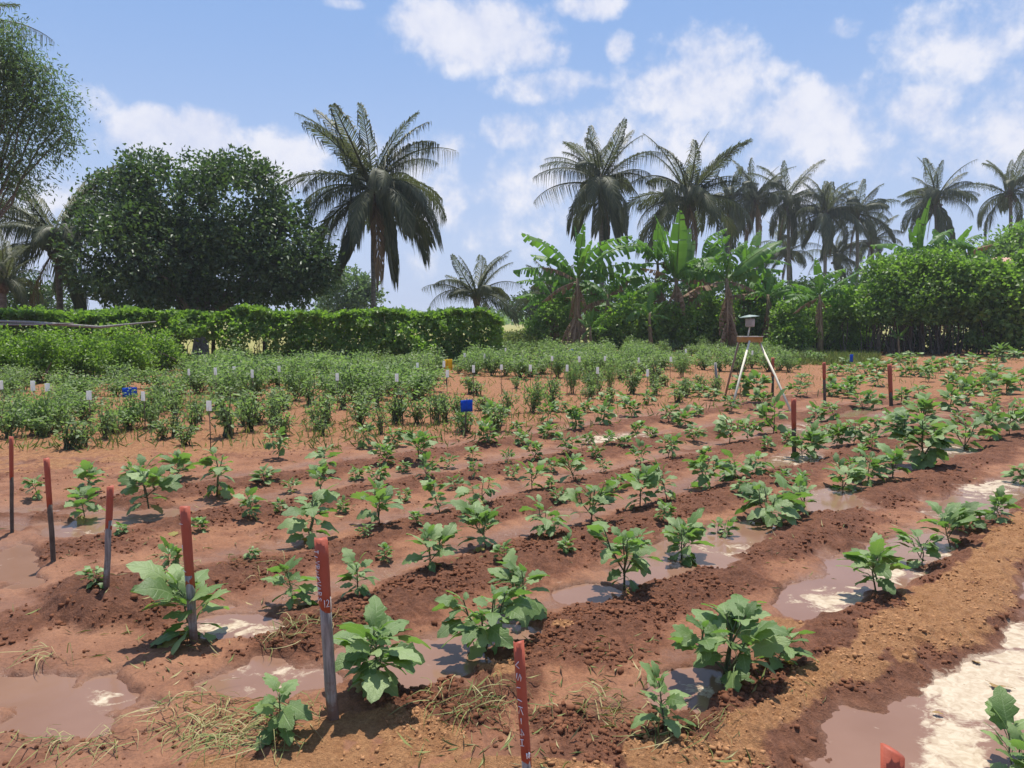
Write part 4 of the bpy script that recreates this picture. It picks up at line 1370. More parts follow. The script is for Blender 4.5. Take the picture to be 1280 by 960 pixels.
def egg_layout(rs, h, w, n, yellow=1):
    """stem paths and leaf placements (matrix, is_yellow) for one egg plant of height h and spread w"""
    stems, leaves = [], []
    lean = Vector((rs.uniform(-.22, .22), rs.uniform(-.22, .22), 1)) * h
    nb = 1 if n < 9 else rs.choice((2, 3)) if n < 15 else rs.choice((3, 4, 5))
    axes = [(Vector((0, 0, 0)), lean * .78)]
    a0 = rs.uniform(0, 6.28)
    for k in range(nb - 1):
        a = a0 + k * 6.28 / max(1, nb - 1) + rs.uniform(-.5, .5)
        s0 = lean * rs.uniform(.10, .32)
        out_ = Vector((math.cos(a), math.sin(a), 0)) * w * rs.uniform(.16, .3)
        axes.append((s0, s0 + out_ + Vector((0, 0, h * rs.uniform(.38, .62)))))
    r0 = max(.0028, h * .018)
    nodes = []
    for i, (p0, p1) in enumerate(axes):
        m_ = p0.lerp(p1, .5) + Vector((rs.gauss(0, 1), rs.gauss(0, 1), 0)) * w * .04 + ((Vector((p1.x - p0.x, p1.y - p0.y, 0)) * .25) if i else Vector((0, 0, 0)))
        stems.append(([p0, m_, p1], [r0 * (1 if i == 0 else .7), r0 * .75, r0 * .45]))
        share = n / len(axes)
        cnt = max(4, int(round(2.7 * share * (1.25 if i == 0 else .92))))
        for q in range(cnt):
            f = .20 + .80 * (q + .6) / cnt if i == 0 else .35 + .65 * (q + .6) / cnt
            p = (p0.lerp(m_, f * 2) if f < .5 else m_.lerp(p1, f * 2 - 1)) if f <= 1 else p1
            nodes.append((p, f, i))
    base_ang = rs.uniform(0, 6.28)
    wilt = rs.uniform(-.38, .16)
    for q, (p, f, i) in enumerate(nodes):
        a = base_ang + q * 2.4 + rs.uniform(-.4, .4)
        if i:
            d_ = axes[i][1] - axes[i][0]
            if f > .6 or rs.random() < .5:
                a = math.atan2(d_.y, d_.x) + rs.uniform(-1.5, 1.5)
        hf = p.z / max(h, .01)
        el_ = wilt + rs.uniform(-.42, .42) + (.85 if f > .85 else .42 if hf > .35 else -.12)
        L = w * (.345 if hf > .25 else .31) * rs.uniform(.55, 1.2) * (.62 if f > .9 else 1) * min(1.12, max(.74, (13 / n) ** .4))
        dirn = Vector((math.cos(a) * math.cos(el_), math.sin(a) * math.cos(el_), math.sin(el_)))
        off = dirn * L * .42
        mat = Matrix.Translation(p + off) @ aim(dirn, roll=rs.uniform(-.8, .8)) @ Matrix.Diagonal((L * rs.uniform(.85, 1.1), L, L, 1))
        leaves.append((mat, False))
    for k in range(yellow):
        a = rs.uniform(0, 6.28)
        p = lean * rs.uniform(.1, .22)
        el_ = rs.uniform(-.6, -.2)
        L = w * .30
        dirn = Vector((math.cos(a) * math.cos(el_), math.sin(a) * math.cos(el_), math.sin(el_)))
        leaves.append((Matrix.Translation(p + dirn * L * .42) @ aim(dirn, roll=rs.uniform(-.5, .5)) @ Matrix.Diagonal((L, L, L, 1)), True))
    return stems, leaves


def egg_near(root, seed, h, w, n, yellow):
    rs = random.Random(seed)
    stems, leaves = egg_layout(rs, h, w, n, yellow)
    mb = MB()
    for pts, rad in stems:
        mb.tube(pts, rad, 5, False)
    mb.build('stem', M['egg_stem'], root)
    for (m_, yel) in leaves:
        o = obj('leaf', rs.choice(LEAFY if yel else LEAF), root)
        if yel:
            o['label'] = 'yellowed lower leaf'
        o.matrix_basis = m_


def egg_proto(seed, h, w, n):
    """joined foliage and stem for plants whose leaves are too small to pick apart"""
    rs = random.Random(seed)
    stems, leaves = egg_layout(rs, h, w, n, 1 if rs.random() < .4 else 0)
    mb = MB()
    for pts, rad in stems:
        mb.tube(pts, rad, 4, False)
    Vs, Fs, rn, UV = [], [], [], []
    n0 = 0
    for (m_, yel) in leaves:
        V, Fc, uv = rs.choice(SMALLG)
        A = np.array(m_)
        Vs.append(V @ A[:3, :3].T + A[:3, 3])
        Fs.append(Fc + n0)
        rn.append(np.full(len(V), .99 if yel else rs.random() * .9))
        n0 += len(V)
    fol = np_mesh('foliage', np.concatenate(Vs), np.concatenate(Fs), M['egg_far'], {'rnd': np.concatenate(rn)}, True)
    return fol, mb.mesh('stem', M['egg_stem'])


PROTO = [egg_proto(200 + i, .40, .42, n_) for i, n_ in enumerate((10, 12, 13, 15, 16, 18, 20, 23, 28, 34))]
ORD = ['first', 'second', 'third', 'fourth', 'fifth', 'sixth', 'seventh', 'eighth', 'ninth', 'tenth', 'eleventh', 'twelfth', 'thirteenth',
       'fourteenth', 'fifteenth', 'sixteenth', 'seventeenth', 'eighteenth', 'nineteenth', 'twentieth', 'twenty-first', 'twenty-second', 'twenty-third',
       'twenty-fourth', 'twenty-fifth', 'twenty-sixth', 'twenty-seventh', 'twenty-eighth', 'twenty-ninth', 'thirtieth', 'thirty-first', 'thirty-second',
       'thirty-third', 'thirty-fourth', 'thirty-fifth', 'thirty-sixth', 'thirty-seventh', 'thirty-eighth', 'thirty-ninth', 'fortieth']
ROWNAME = {'A': 'row along the dry earth ridge', 'B': 'second row from dry ridge', 'C': 'third row from dry ridge', 'D': 'fourth row from dry ridge',
           'E': 'fifth row from dry ridge', 'F': 'sixth row from dry ridge', 'G': 'seventh row from dry ridge'}
SPECIAL = {('A', 0): 'small eggplant plant with one large pale upright leaf near the bottom edge',
           ('A', 1): 'tallest ragged eggplant plant on the flank of the dry earth ridge',
           ('A', 2): 'small eggplant plant close behind the tallest ragged one on the ridge',
           ('B', 0): 'bushy many stemmed eggplant plant right of the thick red topped stake',
           ('B', 1): 'bushy broad leaved eggplant plant behind the lettered red stake, by the pool',
           ('C', 0): 'eggplant plant with yellow hanging leaves hugging the foot of a red stake',
           ('B', 11): 'largest dense eggplant plant in the middle right of the field'}
FRONT = [(352, 922, 78, 78, 8, 'lone eggplant plant with a drooping left leaf in the muddy foreground')]
plant_i = 0
EGG_BASES = []
SEEDLINGS = [(585, 640, 14), (455, 670, 12), (520, 655, 14), (640, 598, 14), (700, 630, 16), (770, 612, 16), (590, 575, 14), (430, 640, 14), (350, 640, 14), (250, 665, 16), (150, 668, 12), (690, 590, 14), (745, 572, 14), (650, 555, 14), (560, 585, 14), (505, 590, 12), (445, 600, 14), (365, 615, 14), (880, 575, 14), (985, 555, 14), (960, 562, 14), (1030, 545, 14), (815, 550, 14), (735, 555, 12), (1000, 610, 18), (1075, 575, 16), (1130, 560, 16), (1170, 548, 16), (1090, 560, 14), (1200, 530, 14), (1225, 520, 14), (1240, 508, 14), (1160, 520, 14), (830, 648, 18), (630, 700, 18), (480, 700, 16), (710, 690, 16), (570, 612, 14), (690, 612, 12), (755, 590, 14), (505, 628, 14), (780, 560, 13), (840, 560, 14), (900, 540, 13), (870, 520, 12), (700, 515, 12), (645, 540, 12), (735, 515, 12), (930, 618, 18), (1060, 590, 16), (975, 605, 16), (1110, 530, 14), (1140, 515, 13)]


def add_egg(px, py, hp, wp, n, label, group='eggplant plants in rows across the field'):
    global plant_i
    plant_i += 1
    p = gp(px, py)
    dep = p.y
    h, w = hp * dep / F * 1.0, wp * dep / F * (1.06 if py > 660 else 1.0)
    EGG_BASES.append((p.x, p.y))
    root = thing('eggplant', label, 'eggplant', p, 0, group)
    rs = random.Random(plant_i * 13)
    if wp >= 38 and py > 560:
        egg_near(root, plant_i * 7 + 1, h, w, n, 2 if 'yellow' in label else (1 if rs.random() < .6 else 0))
    else:
        i = min(range(len(PROTO)), key=lambda k: abs((8, 9, 10, 11, 12, 13, 14, 16, 20, 24)[k] - n - rs.uniform(-1, 6)))
        root.rotation_euler.z = rs.uniform(0, 6.28)
        s = Vector((w / .42 * .95, w / .42 * .95, h / .40 * 1.05))
        for nm, me in zip(('foliage', 'stem'), PROTO[i]):
            o = obj(nm, me, root)
            o.scale = s
    return root


for k, lst in ROWS.items():
    srt = sorted(range(len(lst)), key=lambda i: st(*flat(lst[i][0], lst[i][1])[:2])[1])
    for order, i in enumerate(srt):
        px_, py_, hp, wp, n_, note = lst[i]
        lab = SPECIAL.get((k, i)) or f'{note} eggplant plant, {ORD[order]} from near end of the {ROWNAME[k]}'
        add_egg(px_, py_, hp, wp, n_, lab)
for i, (a_, b_, h_) in enumerate(sorted(SEEDLINGS)):
    ROWS['G'].append((a_, b_, h_, h_ * 1.2, 6, ''))
    add_egg(a_, b_, h_ * 1.2, h_ * 1.6, random.randint(5, 9), f'tiny eggplant seedling between grown plants, {ORD[i] if i < len(ORD) else ORD[len(SEEDLINGS) - 1 - i]} such seedling from the {"left" if i < len(ORD) else "right"}')
for q in FRONT:
    add_egg(*q)
add_egg(1268, 1000, 95, 110, 11, 'eggplant plant cut off by the bottom right corner beside pale scum')
# distant fill on the right, where single plants merge
for i in range(26):
    px_ = random.uniform(985, 1290)
    py_ = random.uniform(452, 500)
    if any(abs(px_ - q[0]) < 9 and abs(py_ - q[1]) < 5 for l in ROWS.values() for q in l):
        continue
    add_egg(px_, py_, random.uniform(.26, .42) * (py_ - 400) / 1.5, random.uniform(.3, .5) * (py_ - 400) / 1.5 , random.randint(8, 14),
            'small distant eggplant plant lost among others at far right of field', 'distant eggplant plants at the far right')


# ------------------------------------------------------------------ tomato plants
def tomato_proto(seed, h, w, n):
    rs = np.random.default_rng(seed)
    mb = MB()
    C, D_, Nn = [], [], []
    ns = 13
    for i in range(ns):
        a = rs.uniform(0, 6.28)
        r = w * .5 * rs.uniform(.2, 1)
        tip = np.array([math.cos(a) * r, math.sin(a) * r, h * rs.uniform(.5, 1.12) * (1 - .3 * (r / (w * .5)) ** 2)])
        b_ = np.array([rs.normal(0, .03), rs.normal(0, .03), 0])
        m_ = b_ * .4 + tip * .55 + np.array([rs.normal(0, .04), rs.normal(0, .04), .08 * h])
        mb.tube([Vector(b_), Vector(m_), Vector(tip)], [.008, .006, .003], 4, False)
        k = n // ns
        f = rs.uniform(.25, 1.05, k)
        p = np.where((f < .5)[:, None], b_ + (m_ - b_) * (f * 2)[:, None], m_ + (tip - m_) * (f * 2 - 1)[:, None])
        C.append(p + rs.normal(size=(k, 3)) * np.array([w * .085, w * .085, h * .06]))
        D_.append(rs.normal(size=(k, 3)) + np.array([math.cos(a) * .5, math.sin(a) * .5, -.1]))
        Nn.append(rs.normal(size=(k, 3)) * .5 + np.array([0, 0, .8]))
    C, D_, Nn = np.concatenate(C), np.concatenate(D_), np.concatenate(Nn)
    C[:, 2] = np.maximum(C[:, 2], .02)
    s = rs.uniform(.6, 1.2, len(C))
    fol = leaf_cloud('foliage', C, D_, Nn, (.07 * s) if True else 0, .034 * s, M['tomato'], .15, .2, rs.random(len(C)))
    return fol, mb.mesh('stems', M['egg_stem'])


TOM = [tomato_proto(300 + i, .62, .75, n_) for i, n_ in enumerate((640, 760, 820, 560, 700, 760))]
TOMS = [tomato_proto(330 + i, .5, .42, n_) for i, n_ in enumerate((170, 220, 130))]
TOM_FRONT = [(160, 537, 48, 52, 'd', 'compact'), (193, 536, 50, 46, 'd', 'rounded'), (133, 549, 46, 34, 's', 'thin'), (100, 560, 26, 40, 's', 'straggling'), (218, 546, 40, 34, 's', 'straggling'), (250, 526, 36, 36, 'd', 'dark small'),
             (286, 546, 60, 60, 's', 'open'), (312, 540, 54, 50, 's', 'open'), (210, 512, 46, 62, 'd', 'wide'), (545, 531, 42, 36, 's', 'thin yellowish'), (665, 516, 52, 44, 'd', 'upright'),
             (692, 514, 44, 36, 's', 'thin'), (715, 492, 46, 28, 'd', 'narrow upright'), (741, 492, 38, 42, 'd', 'rounded'), (763, 487, 36, 22, 'd', 'slim'), (590, 492, 26, 36, 's', 'sparse'), (403, 545, 24, 30, 's', 'sparse'), (340, 540, 44, 22, 's', 'thin'),
             (10, 548, 52, 62, 'd', 'dense'), (46, 544, 46, 60, 'd', 'dense'), (70, 540, 40, 36, 's', 'thin'), (20, 520, 30, 60, 'd', 'low wide'), (450, 518, 30, 36, 's', 'yellowish'), (790, 492, 34, 34, 's', 'thin'), (852, 472, 34, 26, 'd', 'slim'), (925, 470, 34, 36, 's', 'thin'), (985, 465, 26, 26, 'd', 'slim'), (820, 478, 30, 40, 's', 'sparse'), (520, 500, 26, 40, 's', 'sparse'), (240, 478, 36, 48, 'd', 'rounded')]


def add_tomato(px, py, hp, wp, kind, label, group='tomato plants before the hedge'):
    p = gp(px, py)
    protos, h0, w0 = (TOM, .62, .75) if kind == 'd' else (TOMS, .5, .42)
    root = thing('tomato_plant', label, 'tomato plant', p, random.uniform(0, 6.28), group)
    s = Vector((wp * p.y / F / w0, wp * p.y / F / w0, hp * p.y / F / h0))
    for nm, me in zip(('foliage', 'stems'), random.choice(protos)):
        o = obj(nm, me, root)
        o.scale = s
    return p


srt = sorted(TOM_FRONT, key=lambda q: q[0])
for i, q in enumerate(srt):
    add_tomato(*q[:5], f'{q[5]} tomato plant standing apart, {ORD[i]} from the left along the front of the plot')


def zone(x0, x1, y0, y1, n, lab, hm=.62, kind='d', wm=.75, md=10):
    pts = []
    tries = 0
    while len(pts) < n and tries < n * 30:
        tries += 1
        px_, py_ = random.uniform(x0, x1), random.uniform(y0, y1)
        sc = (py_ - 400) / 1.5
        if abs(px_ - 560) < 26 and 476 < py_ < 512:
            continue
        if all(abs(px_ - a) > md * sc / 40 * 1.1 or abs(py_ - b_) > 4 for a, b_ in pts):
            pts.append((px_, py_))
    for i, (px_, py_) in enumerate(sorted(pts)):
        sc = (py_ - 400) / 1.5
        add_tomato(px_, py_, sc * hm * random.uniform(.75, 1.2), sc * wm * random.uniform(.7, 1.25), kind,
                   f'{ORD[i]} from left, {lab}' if n <= 12 else lab, lab)


zone(235, 565, 468, 502, 42, 'leafy tomato plant merged into the dense band before the middle of the hedge', .62, 'd', 1.0)
zone(330, 500, 505, 532, 8, 'sparse tomato plant fronting the dense middle band', .5, 's', .5)
zone(270, 640, 450, 468, 40, 'leafy tomato plant close under the right half of the hedge', .5, 'd', .9)
zone(590, 800, 443, 474, 46, 'leafy tomato plant in the low green band before the banana plants', .62, 'd', .95)
zone(780, 975, 440, 466, 42, 'leafy tomato plant in the green band left of the tripod stand', .62, 'd', .95)
zone(0, 230, 480, 502, 12, 'leafy tomato plant in broken row below the left shrubs', .5, 'd', .8)
zone(0, 110, 520, 546, 5, 'leafy tomato plant in clump at left edge of field', .45, 'd', .7)
zone(230, 640, 490, 545, 30, 'small wispy tomato plant on the bare soil in front of the dense band', .36, 's', .42)
zone(640, 900, 470, 505, 20, 'small wispy tomato plant on the bare soil left of the tripod stand', .36, 's', .42)
zone(0, 240, 500, 562, 18, 'small wispy tomato plant on bare soil at the left of the plot', .36, 's', .42)
zone(985, 1040, 438, 456, 8, 'wispy plant in grassy strip right of tripod stand', .4, 's', .5)


# ------------------------------------------------------------------ grass, straw, weeds
def blades(name, X, Y, L, W, mat, lean=1.0, parent=None, base_z=0.0, spread=None, **kw):
    n = len(X)
    z = terrain(X, Y) + base_z
    d = rand_dir(n)
    d[:, 2] = np.abs(d[:, 2]) * (1.6 if lean < 1 else .22)
    d = unit(d)
    C = np.stack([X, Y, z], 1)
    me = leaf_cloud(name, C, d, rand_dir(n), L * RNG.uniform(.5, 1.2, n), W, mat, .1, .22 * lean)
    return obj(name, me, parent, **kw)


n = 15000
px = RNG.uniform(-40, 1320, n)
py = 436 + RNG.random(n) ** 1.4 * 130
zf = CAM_H * F / (py - 400)
X = (px - 640) / F * zf
Y = zf
s_, t_ = st(X, Y)
ok = (-(s_ + 3.0) > 4.2 + RNG.normal(0, .8, n)) & (fbm(X, Y, .35, 3, off=80) + .12 > RNG.uniform(-.4, .5, n))
blades('field_weeds', X[ok], Y[ok], .16, .018, M['weed'], .6, kind='stuff')
n = 9000
px = RNG.uniform(960, 1100, n)
py = RNG.uniform(434, 456, n)
zf = CAM_H * F / (py - 400)
blades('grass_strip', (px - 640) / F * zf, zf, .26, .03, M['weed'], .6, kind='stuff')
n = 5000
px = RNG.uniform(615, 700, n)
py = RNG.uniform(417, 434, n)
zf = CAM_H * F / (py - 400)
blades('rough_grass', (px - 640) / F * zf, zf, .5, .06, M['weed'], .6, kind='stuff')
# loose straw and cut stems over the near ground
n = 3600
px = RNG.uniform(-60, 1340, n)
py = 560 + RNG.random(n) * 440
zf = CAM_H * F / (py - 400)
X, Y = (px - 640) / F * zf, zf
ok = fbm(X, Y, .9, 3, off=90) > RNG.uniform(-.1, .6, n)
blades('loose_straw', X[ok], Y[ok], (.075), .0032, M['straw'], 1.0, None, .004, kind='stuff')

def tangle(name, X, Y, L, W, mat, **kw):
    """limp cut stems: curved strips lying over one another"""
    n = len(X)
    z = terrain(X, Y)
    main = RNG.uniform(0, 6.28)
    a = main + RNG.normal(0, 1.0, n)
    k = 5
    l = L * RNG.uniform(.45, 1.2, n)
    turn = RNG.normal(0, 1.3, n)
    hmax = np.abs(RNG.normal(0, .026, n)) + .004
    px_, py_ = X.copy(), Y.copy()
    V = np.zeros((n, k, 2, 3))
    for i in range(k):
        f = i / (k - 1)
        aa = a + turn * f
        if i:
            px_ = px_ + np.cos(aa) * l / (k - 1)
            py_ = py_ + np.sin(aa) * l / (k - 1)
        zz = z + .003 + hmax * np.sin(math.pi * min(1, f * .9 + .1))
        w_ = W * (1 - .75 * f) * .5
        V[:, i, 0] = np.stack([px_ - np.sin(aa) * w_, py_ + np.cos(aa) * w_, zz], 1)
        V[:, i, 1] = np.stack([px_ + np.sin(aa) * w_, py_ - np.cos(aa) * w_, zz + W * .4], 1)
    b0 = np.arange(n)[:, None] * (2 * k)
    Fc = np.concatenate([b0 + [2 * i, 2 * i + 1, 2 * i + 3, 2 * i + 2] for i in range(k - 1)], 0)
    return obj(name, np_mesh(name, V.reshape(-1, 3), Fc, mat, {'rnd': np.repeat(RNG.random(n), 2 * k)}), None, **kw)


HEAPS = [(592, 892, 58, 26, 230, 'straggling heap of cut grass left of the lettered red stake'),
         (735, 903, 42, 22, 150, 'small heap of cut grass right of the lettered red stake'),
         (235, 915, 62, 30, 330, 'largest patch of cut grass on the mud in the left foreground'),
         (300, 945, 70, 18, 200, 'thin strew of cut grass along the bottom left edge'),
         (343, 812, 34, 11, 120, 'small green cut grass tuft in front of the pale mud streak'),
         (350, 912, 46, 16, 150, 'cut grass strewn around the foot of the lone foreground plant'),
         (45, 830, 36, 10, 70, 'sparse cut grass on the smooth mud at left edge'),
         (310, 718, 40, 16, 110, 'dry cut grass by the drooping eggplant plant'),
         (395, 800, 30, 10, 60, 'wisps of dry grass behind the thick stake'),
         (858, 945, 50, 18, 130, 'green grass tuft at the foot of the pale leaved plant'),
         (215, 705, 26, 7, 60, 'thin mat of grass beside the pale dry patch at left'),
         (60, 945, 90, 16, 160, 'weedy grass along the bottom left corner')]
for (cx, cy, rx, ry, n, lab) in HEAPS:
    n = int(n * .5)
    a = RNG.uniform(0, 6.28, n)
    r = RNG.random(n) ** .6
    px, py = cx + np.cos(a) * r * rx * 1.15, cy + np.sin(a) * r * ry * 1.15
    kp = fbm(px * .045, py * .09, 1.0, 2, off=cx) > -.12
    px, py = px[kp], py[kp]
    zf = CAM_H * F / (py - 400)
    p = gp(cx, cy)
    X, Y = (px - 640) / F * zf, zf
    o = tangle('cut_grass', X, Y, .17, .0040, M['straw'], label=lab, cat='cut grass', group='cut grass strewn on the near ground')
    for v in o.data.vertices:
        v.co -= p
    o.location = p

DEBRIS = [(222, 668, .09, 'egg_yellow', 'large yellow fallen leaf on the ridge left of the second stake'), (92, 610, .10, 'egg_yellow', 'yellow fallen leaf between two small plants at far left'),
          (1222, 834, .05, 'debris', 'curled brown leaf on the pale scum, upper one'), (1238, 873, .07, 'debris', 'crumpled brown leaf floating in the middle of the scum'),
          (1262, 880, .05, 'debris', 'small brown leaf right of the crumpled one on the scum'), (545, 683, .06, 'egg_yellow', 'orange yellow leaf on the ground between two middle plants'),
          (1165, 912, .035, 'debris', 'tiny brown leaf at the edge of the scum near the cut stake')]
for (cx, cy, L, mt, lab) in DEBRIS:
    p = gp(cx, cy)
    p.z = max(p.z, WATER_Z) + .012
    V, Fc, uv = LEAFG[random.randrange(9)]
    V = V * np.array([1, 1, .8])
    o = obj('fallen_leaf', np_mesh('fallen_leaf', V, Fc, M[mt], None, True, uv), None, lab, 'leaf')
    o.location = p
    o.scale = (L, L, L)
    o.rotation_euler = (random.uniform(-.2, .2), random.uniform(-.3, .3), random.uniform(0, 6.28))


# ------------------------------------------------------------------ stakes
GLYPH = {'1': [[(.5, 0), (.5, 1)]], 'I': [[(.5, 0), (.5, 1)]], '2': [[(0, .8), (.4, 1), (.9, .8), (.8, .5), (0, 0), (1, 0)]], '4': [[(.8, 0), (.8, 1), (0, .35), (1, .35)]],
         'V': [[(0, 1), (.5, 0), (1, 1)]], 'A': [[(0, 0), (.5, 1), (1, 0)], [(.2, .4), (.8, .4)]], 'T': [[(0, 1), (1, 1)], [(.5, 1), (.5, 0)]], 'R': [[(0, 0), (0, 1), (.8, .9), (.8, .6), (0, .5), (.9, 0)]],
         'K': [[(0, 0), (0, 1)], [(.9, 1), (0, .45), (.9, 0)]], 'S': [[(.9, .85), (.5, 1), (.1, .8), (.8, .3), (.5, 0), (0, .15)]], '-': [[(.1, .5), (.9, .5)]],
         '3': [[(0, 1), (.8, .9), (.35, .55), (.85, .3), (.5, 0), (0, .1)]], '8': [[(.5, .5), (.1, .75), (.5, 1), (.9, .75), (.5, .5), (.05, .25), (.5, 0), (.95, .25), (.5, .5)]], 'H': [[(0, 0), (0, 1)], [(1, 0), (1, 1)], [(0, .5), (1, .5)]],
         'N': [[(0, 0), (0, 1), (1, 0), (1, 1)]], ' ': []}


def stake(label, base, top, wpx, paint, writing=None, number=None, side=-.35, base_p=None, slant=0.0, lower='stake_wood', stain=True):
    b = base_p or gp(*base)
    d_top = at(top[0], top[1], b.y) - b
    root = thing('plot_stake', label, 'stake', b, 0, 'plot stakes in the field')
    ax = d_top.normalized()
    H = d_top.length
    rj = random.Random(int(wpx * 10))
    r = wpx * b.y / F / 2
    zp = H * (1 - paint)
    mb = MB()
    k = 5
    mb.tube([ax * (-.12 + (zp + .16) * i / k) + Vector((random.uniform(-1, 1), random.uniform(-1, 1), 0)) * r * .08 for i in range(k + 1)], [r * random.uniform(.88, .97) for i in range(k + 1)], 9, True, .8, .03)
    mb.build('shaft', M[lower], root)
    mb = MB()
    pts = [ax * (zp + (H - zp) * i / 4) for i in range(5)]
    mb.tube(pts, [r * 1.0, r * 1.02, r * 1.04, r * 1.05, r * 1.10], 9, True, .8, .03)
    for i in range(9):
        v = Vector(mb.V[i]) + ax * rj.uniform(-.03, .012)
        mb.V[i] = tuple(v)
    if not slant:
        for i in range(len(mb.V) - 9, len(mb.V)):
            mb.V[i] = tuple(Vector(mb.V[i]) + ax * rj.uniform(-.007, .005))
    if slant:
        for i in range(len(mb.V) - 9, len(mb.V)):
            v = mb.V[i]
            mb.V[i] = (v[0], v[1], v[2] - (v[0] - pts[-1].x) / r * slant)
    mb.build('painted_top', M['red'], root)
    # white hand lettering running down the stake
    side_v = Vector((1, 0, 0))
    side_v = (side_v - ax * side_v.dot(ax)).normalized()
    nrm = ax.cross(side_v)
    if nrm.y > 0:
        nrm = -nrm

    def surf(x, z):
        th = max(-.98, min(.98, x / r))
        return ax * z + side_v * x + nrm * (r * 1.06 * math.sqrt(max(.05, 1 - th * th)) + .003)
    if writing:
        mb = MB()
        z0, z1 = zp + (H - zp) * .10, zp + (H - zp) * .86
        n = len(writing)
        step = (z1 - z0) / n
        for i, ch in enumerate(writing):
            ks, kk, kd = rj.uniform(.75, 1.15), rj.uniform(-.18, .18), rj.uniform(-.12, .12)
            for stv in GLYPH[ch]:
                pts = []
                for (gx, gy) in stv:
                    gx, gy = gx * ks + kk * gy, gy * ks + kd
                    # text turned to read downward: letter height lies across the stake
                    pts.append(surf(r * (side + (gy - .5) * .75), z1 - step * (i + .12 + gx * .7)))
                mb.tube(pts, .0017 if r > .014 else .0013, 4, True)
        mb.build('writing', M['ink'], root)
    if number:
        mb = MB()
        for i, ch in enumerate(number):
            for stv in GLYPH[ch]:
                pts = [surf(r * (.05 + (i + gx * .8) * .42), zp + .008 + gy * r * 1.1) for gx, gy in stv]
                mb.tube(pts, .0018, 4, True)
        mb.build('number', M['ink'], root)
    return root


stake('thick grey stake with red lettered top left of the bushy foreground eggplant', (416, 898), (401, 673), 17, .375, 'TIVRNKVARS', '12', -.5)
stake('dark red stake with a leafy eggplant wrapped round its foot', (243, 803), (231, 633), 13, .56, '1 - 1', None, -.6)
stake('pale grey stake with red top behind the clod heap', (133, 735), (138, 608), 9, .40)
stake('thin brown stake with red top, second from the left edge', (67, 702), (58, 573), 7.5, .44, lower='twig')
stake('thinnest dark stake with dull red top at the left edge', (15, 665), (14, 546), 5.5, .42, lower='twig')
pb = flat(668, 1109, 0)
stake('slim red stake with white lettering in the bottom foreground', None, (648, 802), 13.5 * 1.0, .47, 'VSIIK-4H', '18', -.45, Vector((pb.x, pb.y, ground_z(pb.x, pb.y))))
pb = flat(1115, 1345, 0)
stake('slant cut red stake top poking into the bottom right edge', None, (1116, 938), 27, .5, None, None, 0, Vector((pb.x, pb.y, ground_z(pb.x, pb.y))), slant=.011)
stake('red and brown stake standing in the field right of the tripod stand', (993, 579), (992, 498), 6, .45, lower='twig')
stake('distant red stake in the right field, right of the other far stakes', (1114, 509), (1112, 455), 5, .7, lower='twig')
stake('distant grey brown stake with faded red top behind the tripod feet', (1031, 503), (1030, 453), 4, .4, lower='twig')
stake('distant stake with thin red top between the tripod legs and the grass strip', (966, 494), (966, 447), 3.6, .5, lower='twig')
# the bare one
b = gp(897, 491)
mb = MB()
d_ = at(894, 453, b.y) - b
mb.tube([(0, 0, -.1), d_ * .5, d_], [.028, .028, .026], 8, jit=.04)
o = mb.build('plot_stake', M['wood_grey'], None, label='bare grey stake without paint left of the tripod stand', cat='stake', group='plot stakes in the field')
o.location = b


# ------------------------------------------------------------------ white plot tags on sticks
TAGS = [(2, 481), (42, 482), (60, 484), (112, 494), (180, 495), (262, 507), (237, 465), (270, 464), (293, 462), (316, 467), (349, 461), (422, 471), (496, 472), (522, 457), (559, 467),
        (555, 455), (592, 461), (581, 444), (606, 445), (627, 459), (632, 437), (663, 460), (690, 448), (709, 460), (724, 449), (747, 463), (756, 448), (798, 450), (809, 466), (838, 449), (857, 439), (940, 441)]
TAGS.sort()
for i, (tx, ty) in enumerate(TAGS):
    hz = random.uniform(.5, .58)
    # base depth from the height of the tag above the ground
    D = (CAM_H - hz) * F / (ty - 400)
    D = min(D, 34)
    b = at(tx, ty + 10, D)
    b.z = ground_z(b.x, b.y)
    top = at(tx, ty, D)
    root = thing('plot_tag', f'white plot tag on a thin stick, {ORD[i]} from the left among the tomato plants', 'plot tag', b, random.uniform(-.4, .4), 'white plot tags')
    H = top.z - b.z
    mb = MB()
    mb.tube([(0, 0, -.05), (random.uniform(-.01, .01), 0, H * .5), (0, 0, H + .06)], [.006, .006, .005], 5)
    mb.build('stick', M['twig'], root)
    mb = MB()
    w_, h_ = random.uniform(.05, .064), random.uniform(.11, .145)
    nx = 5
    V, Fc = [], []
    for q in range(nx):
        a = -1 + 2 * q / (nx - 1)
        for z in (H - h_ / 2, H + h_ / 2):
            V.append((a * w_ / 2, -.014 - .012 * (1 - a * a), z))
    for q in range(nx - 1):
        Fc.append((q * 2, q * 2 + 2, q * 2 + 3, q * 2 + 1))
    k = len(V)
    V += [(x, y + .003, z) for x, y, z in V]
    Fc += [tuple(k + j for j in reversed(f)) for f in Fc]
    Fc += [(0, 1, k + 1, k), (2 * nx - 2, k + 2 * nx - 2, k + 2 * nx - 1, 2 * nx - 1)]
    for q in range(nx - 1):
        Fc += [(q * 2, k + q * 2, k + q * 2 + 2, q * 2 + 2), (q * 2 + 1, q * 2 + 3, k + q * 2 + 3, k + q * 2 + 1)]
    mb.add(V, Fc)
    mb.build('tag', M['white_plastic'], root, smooth=False)


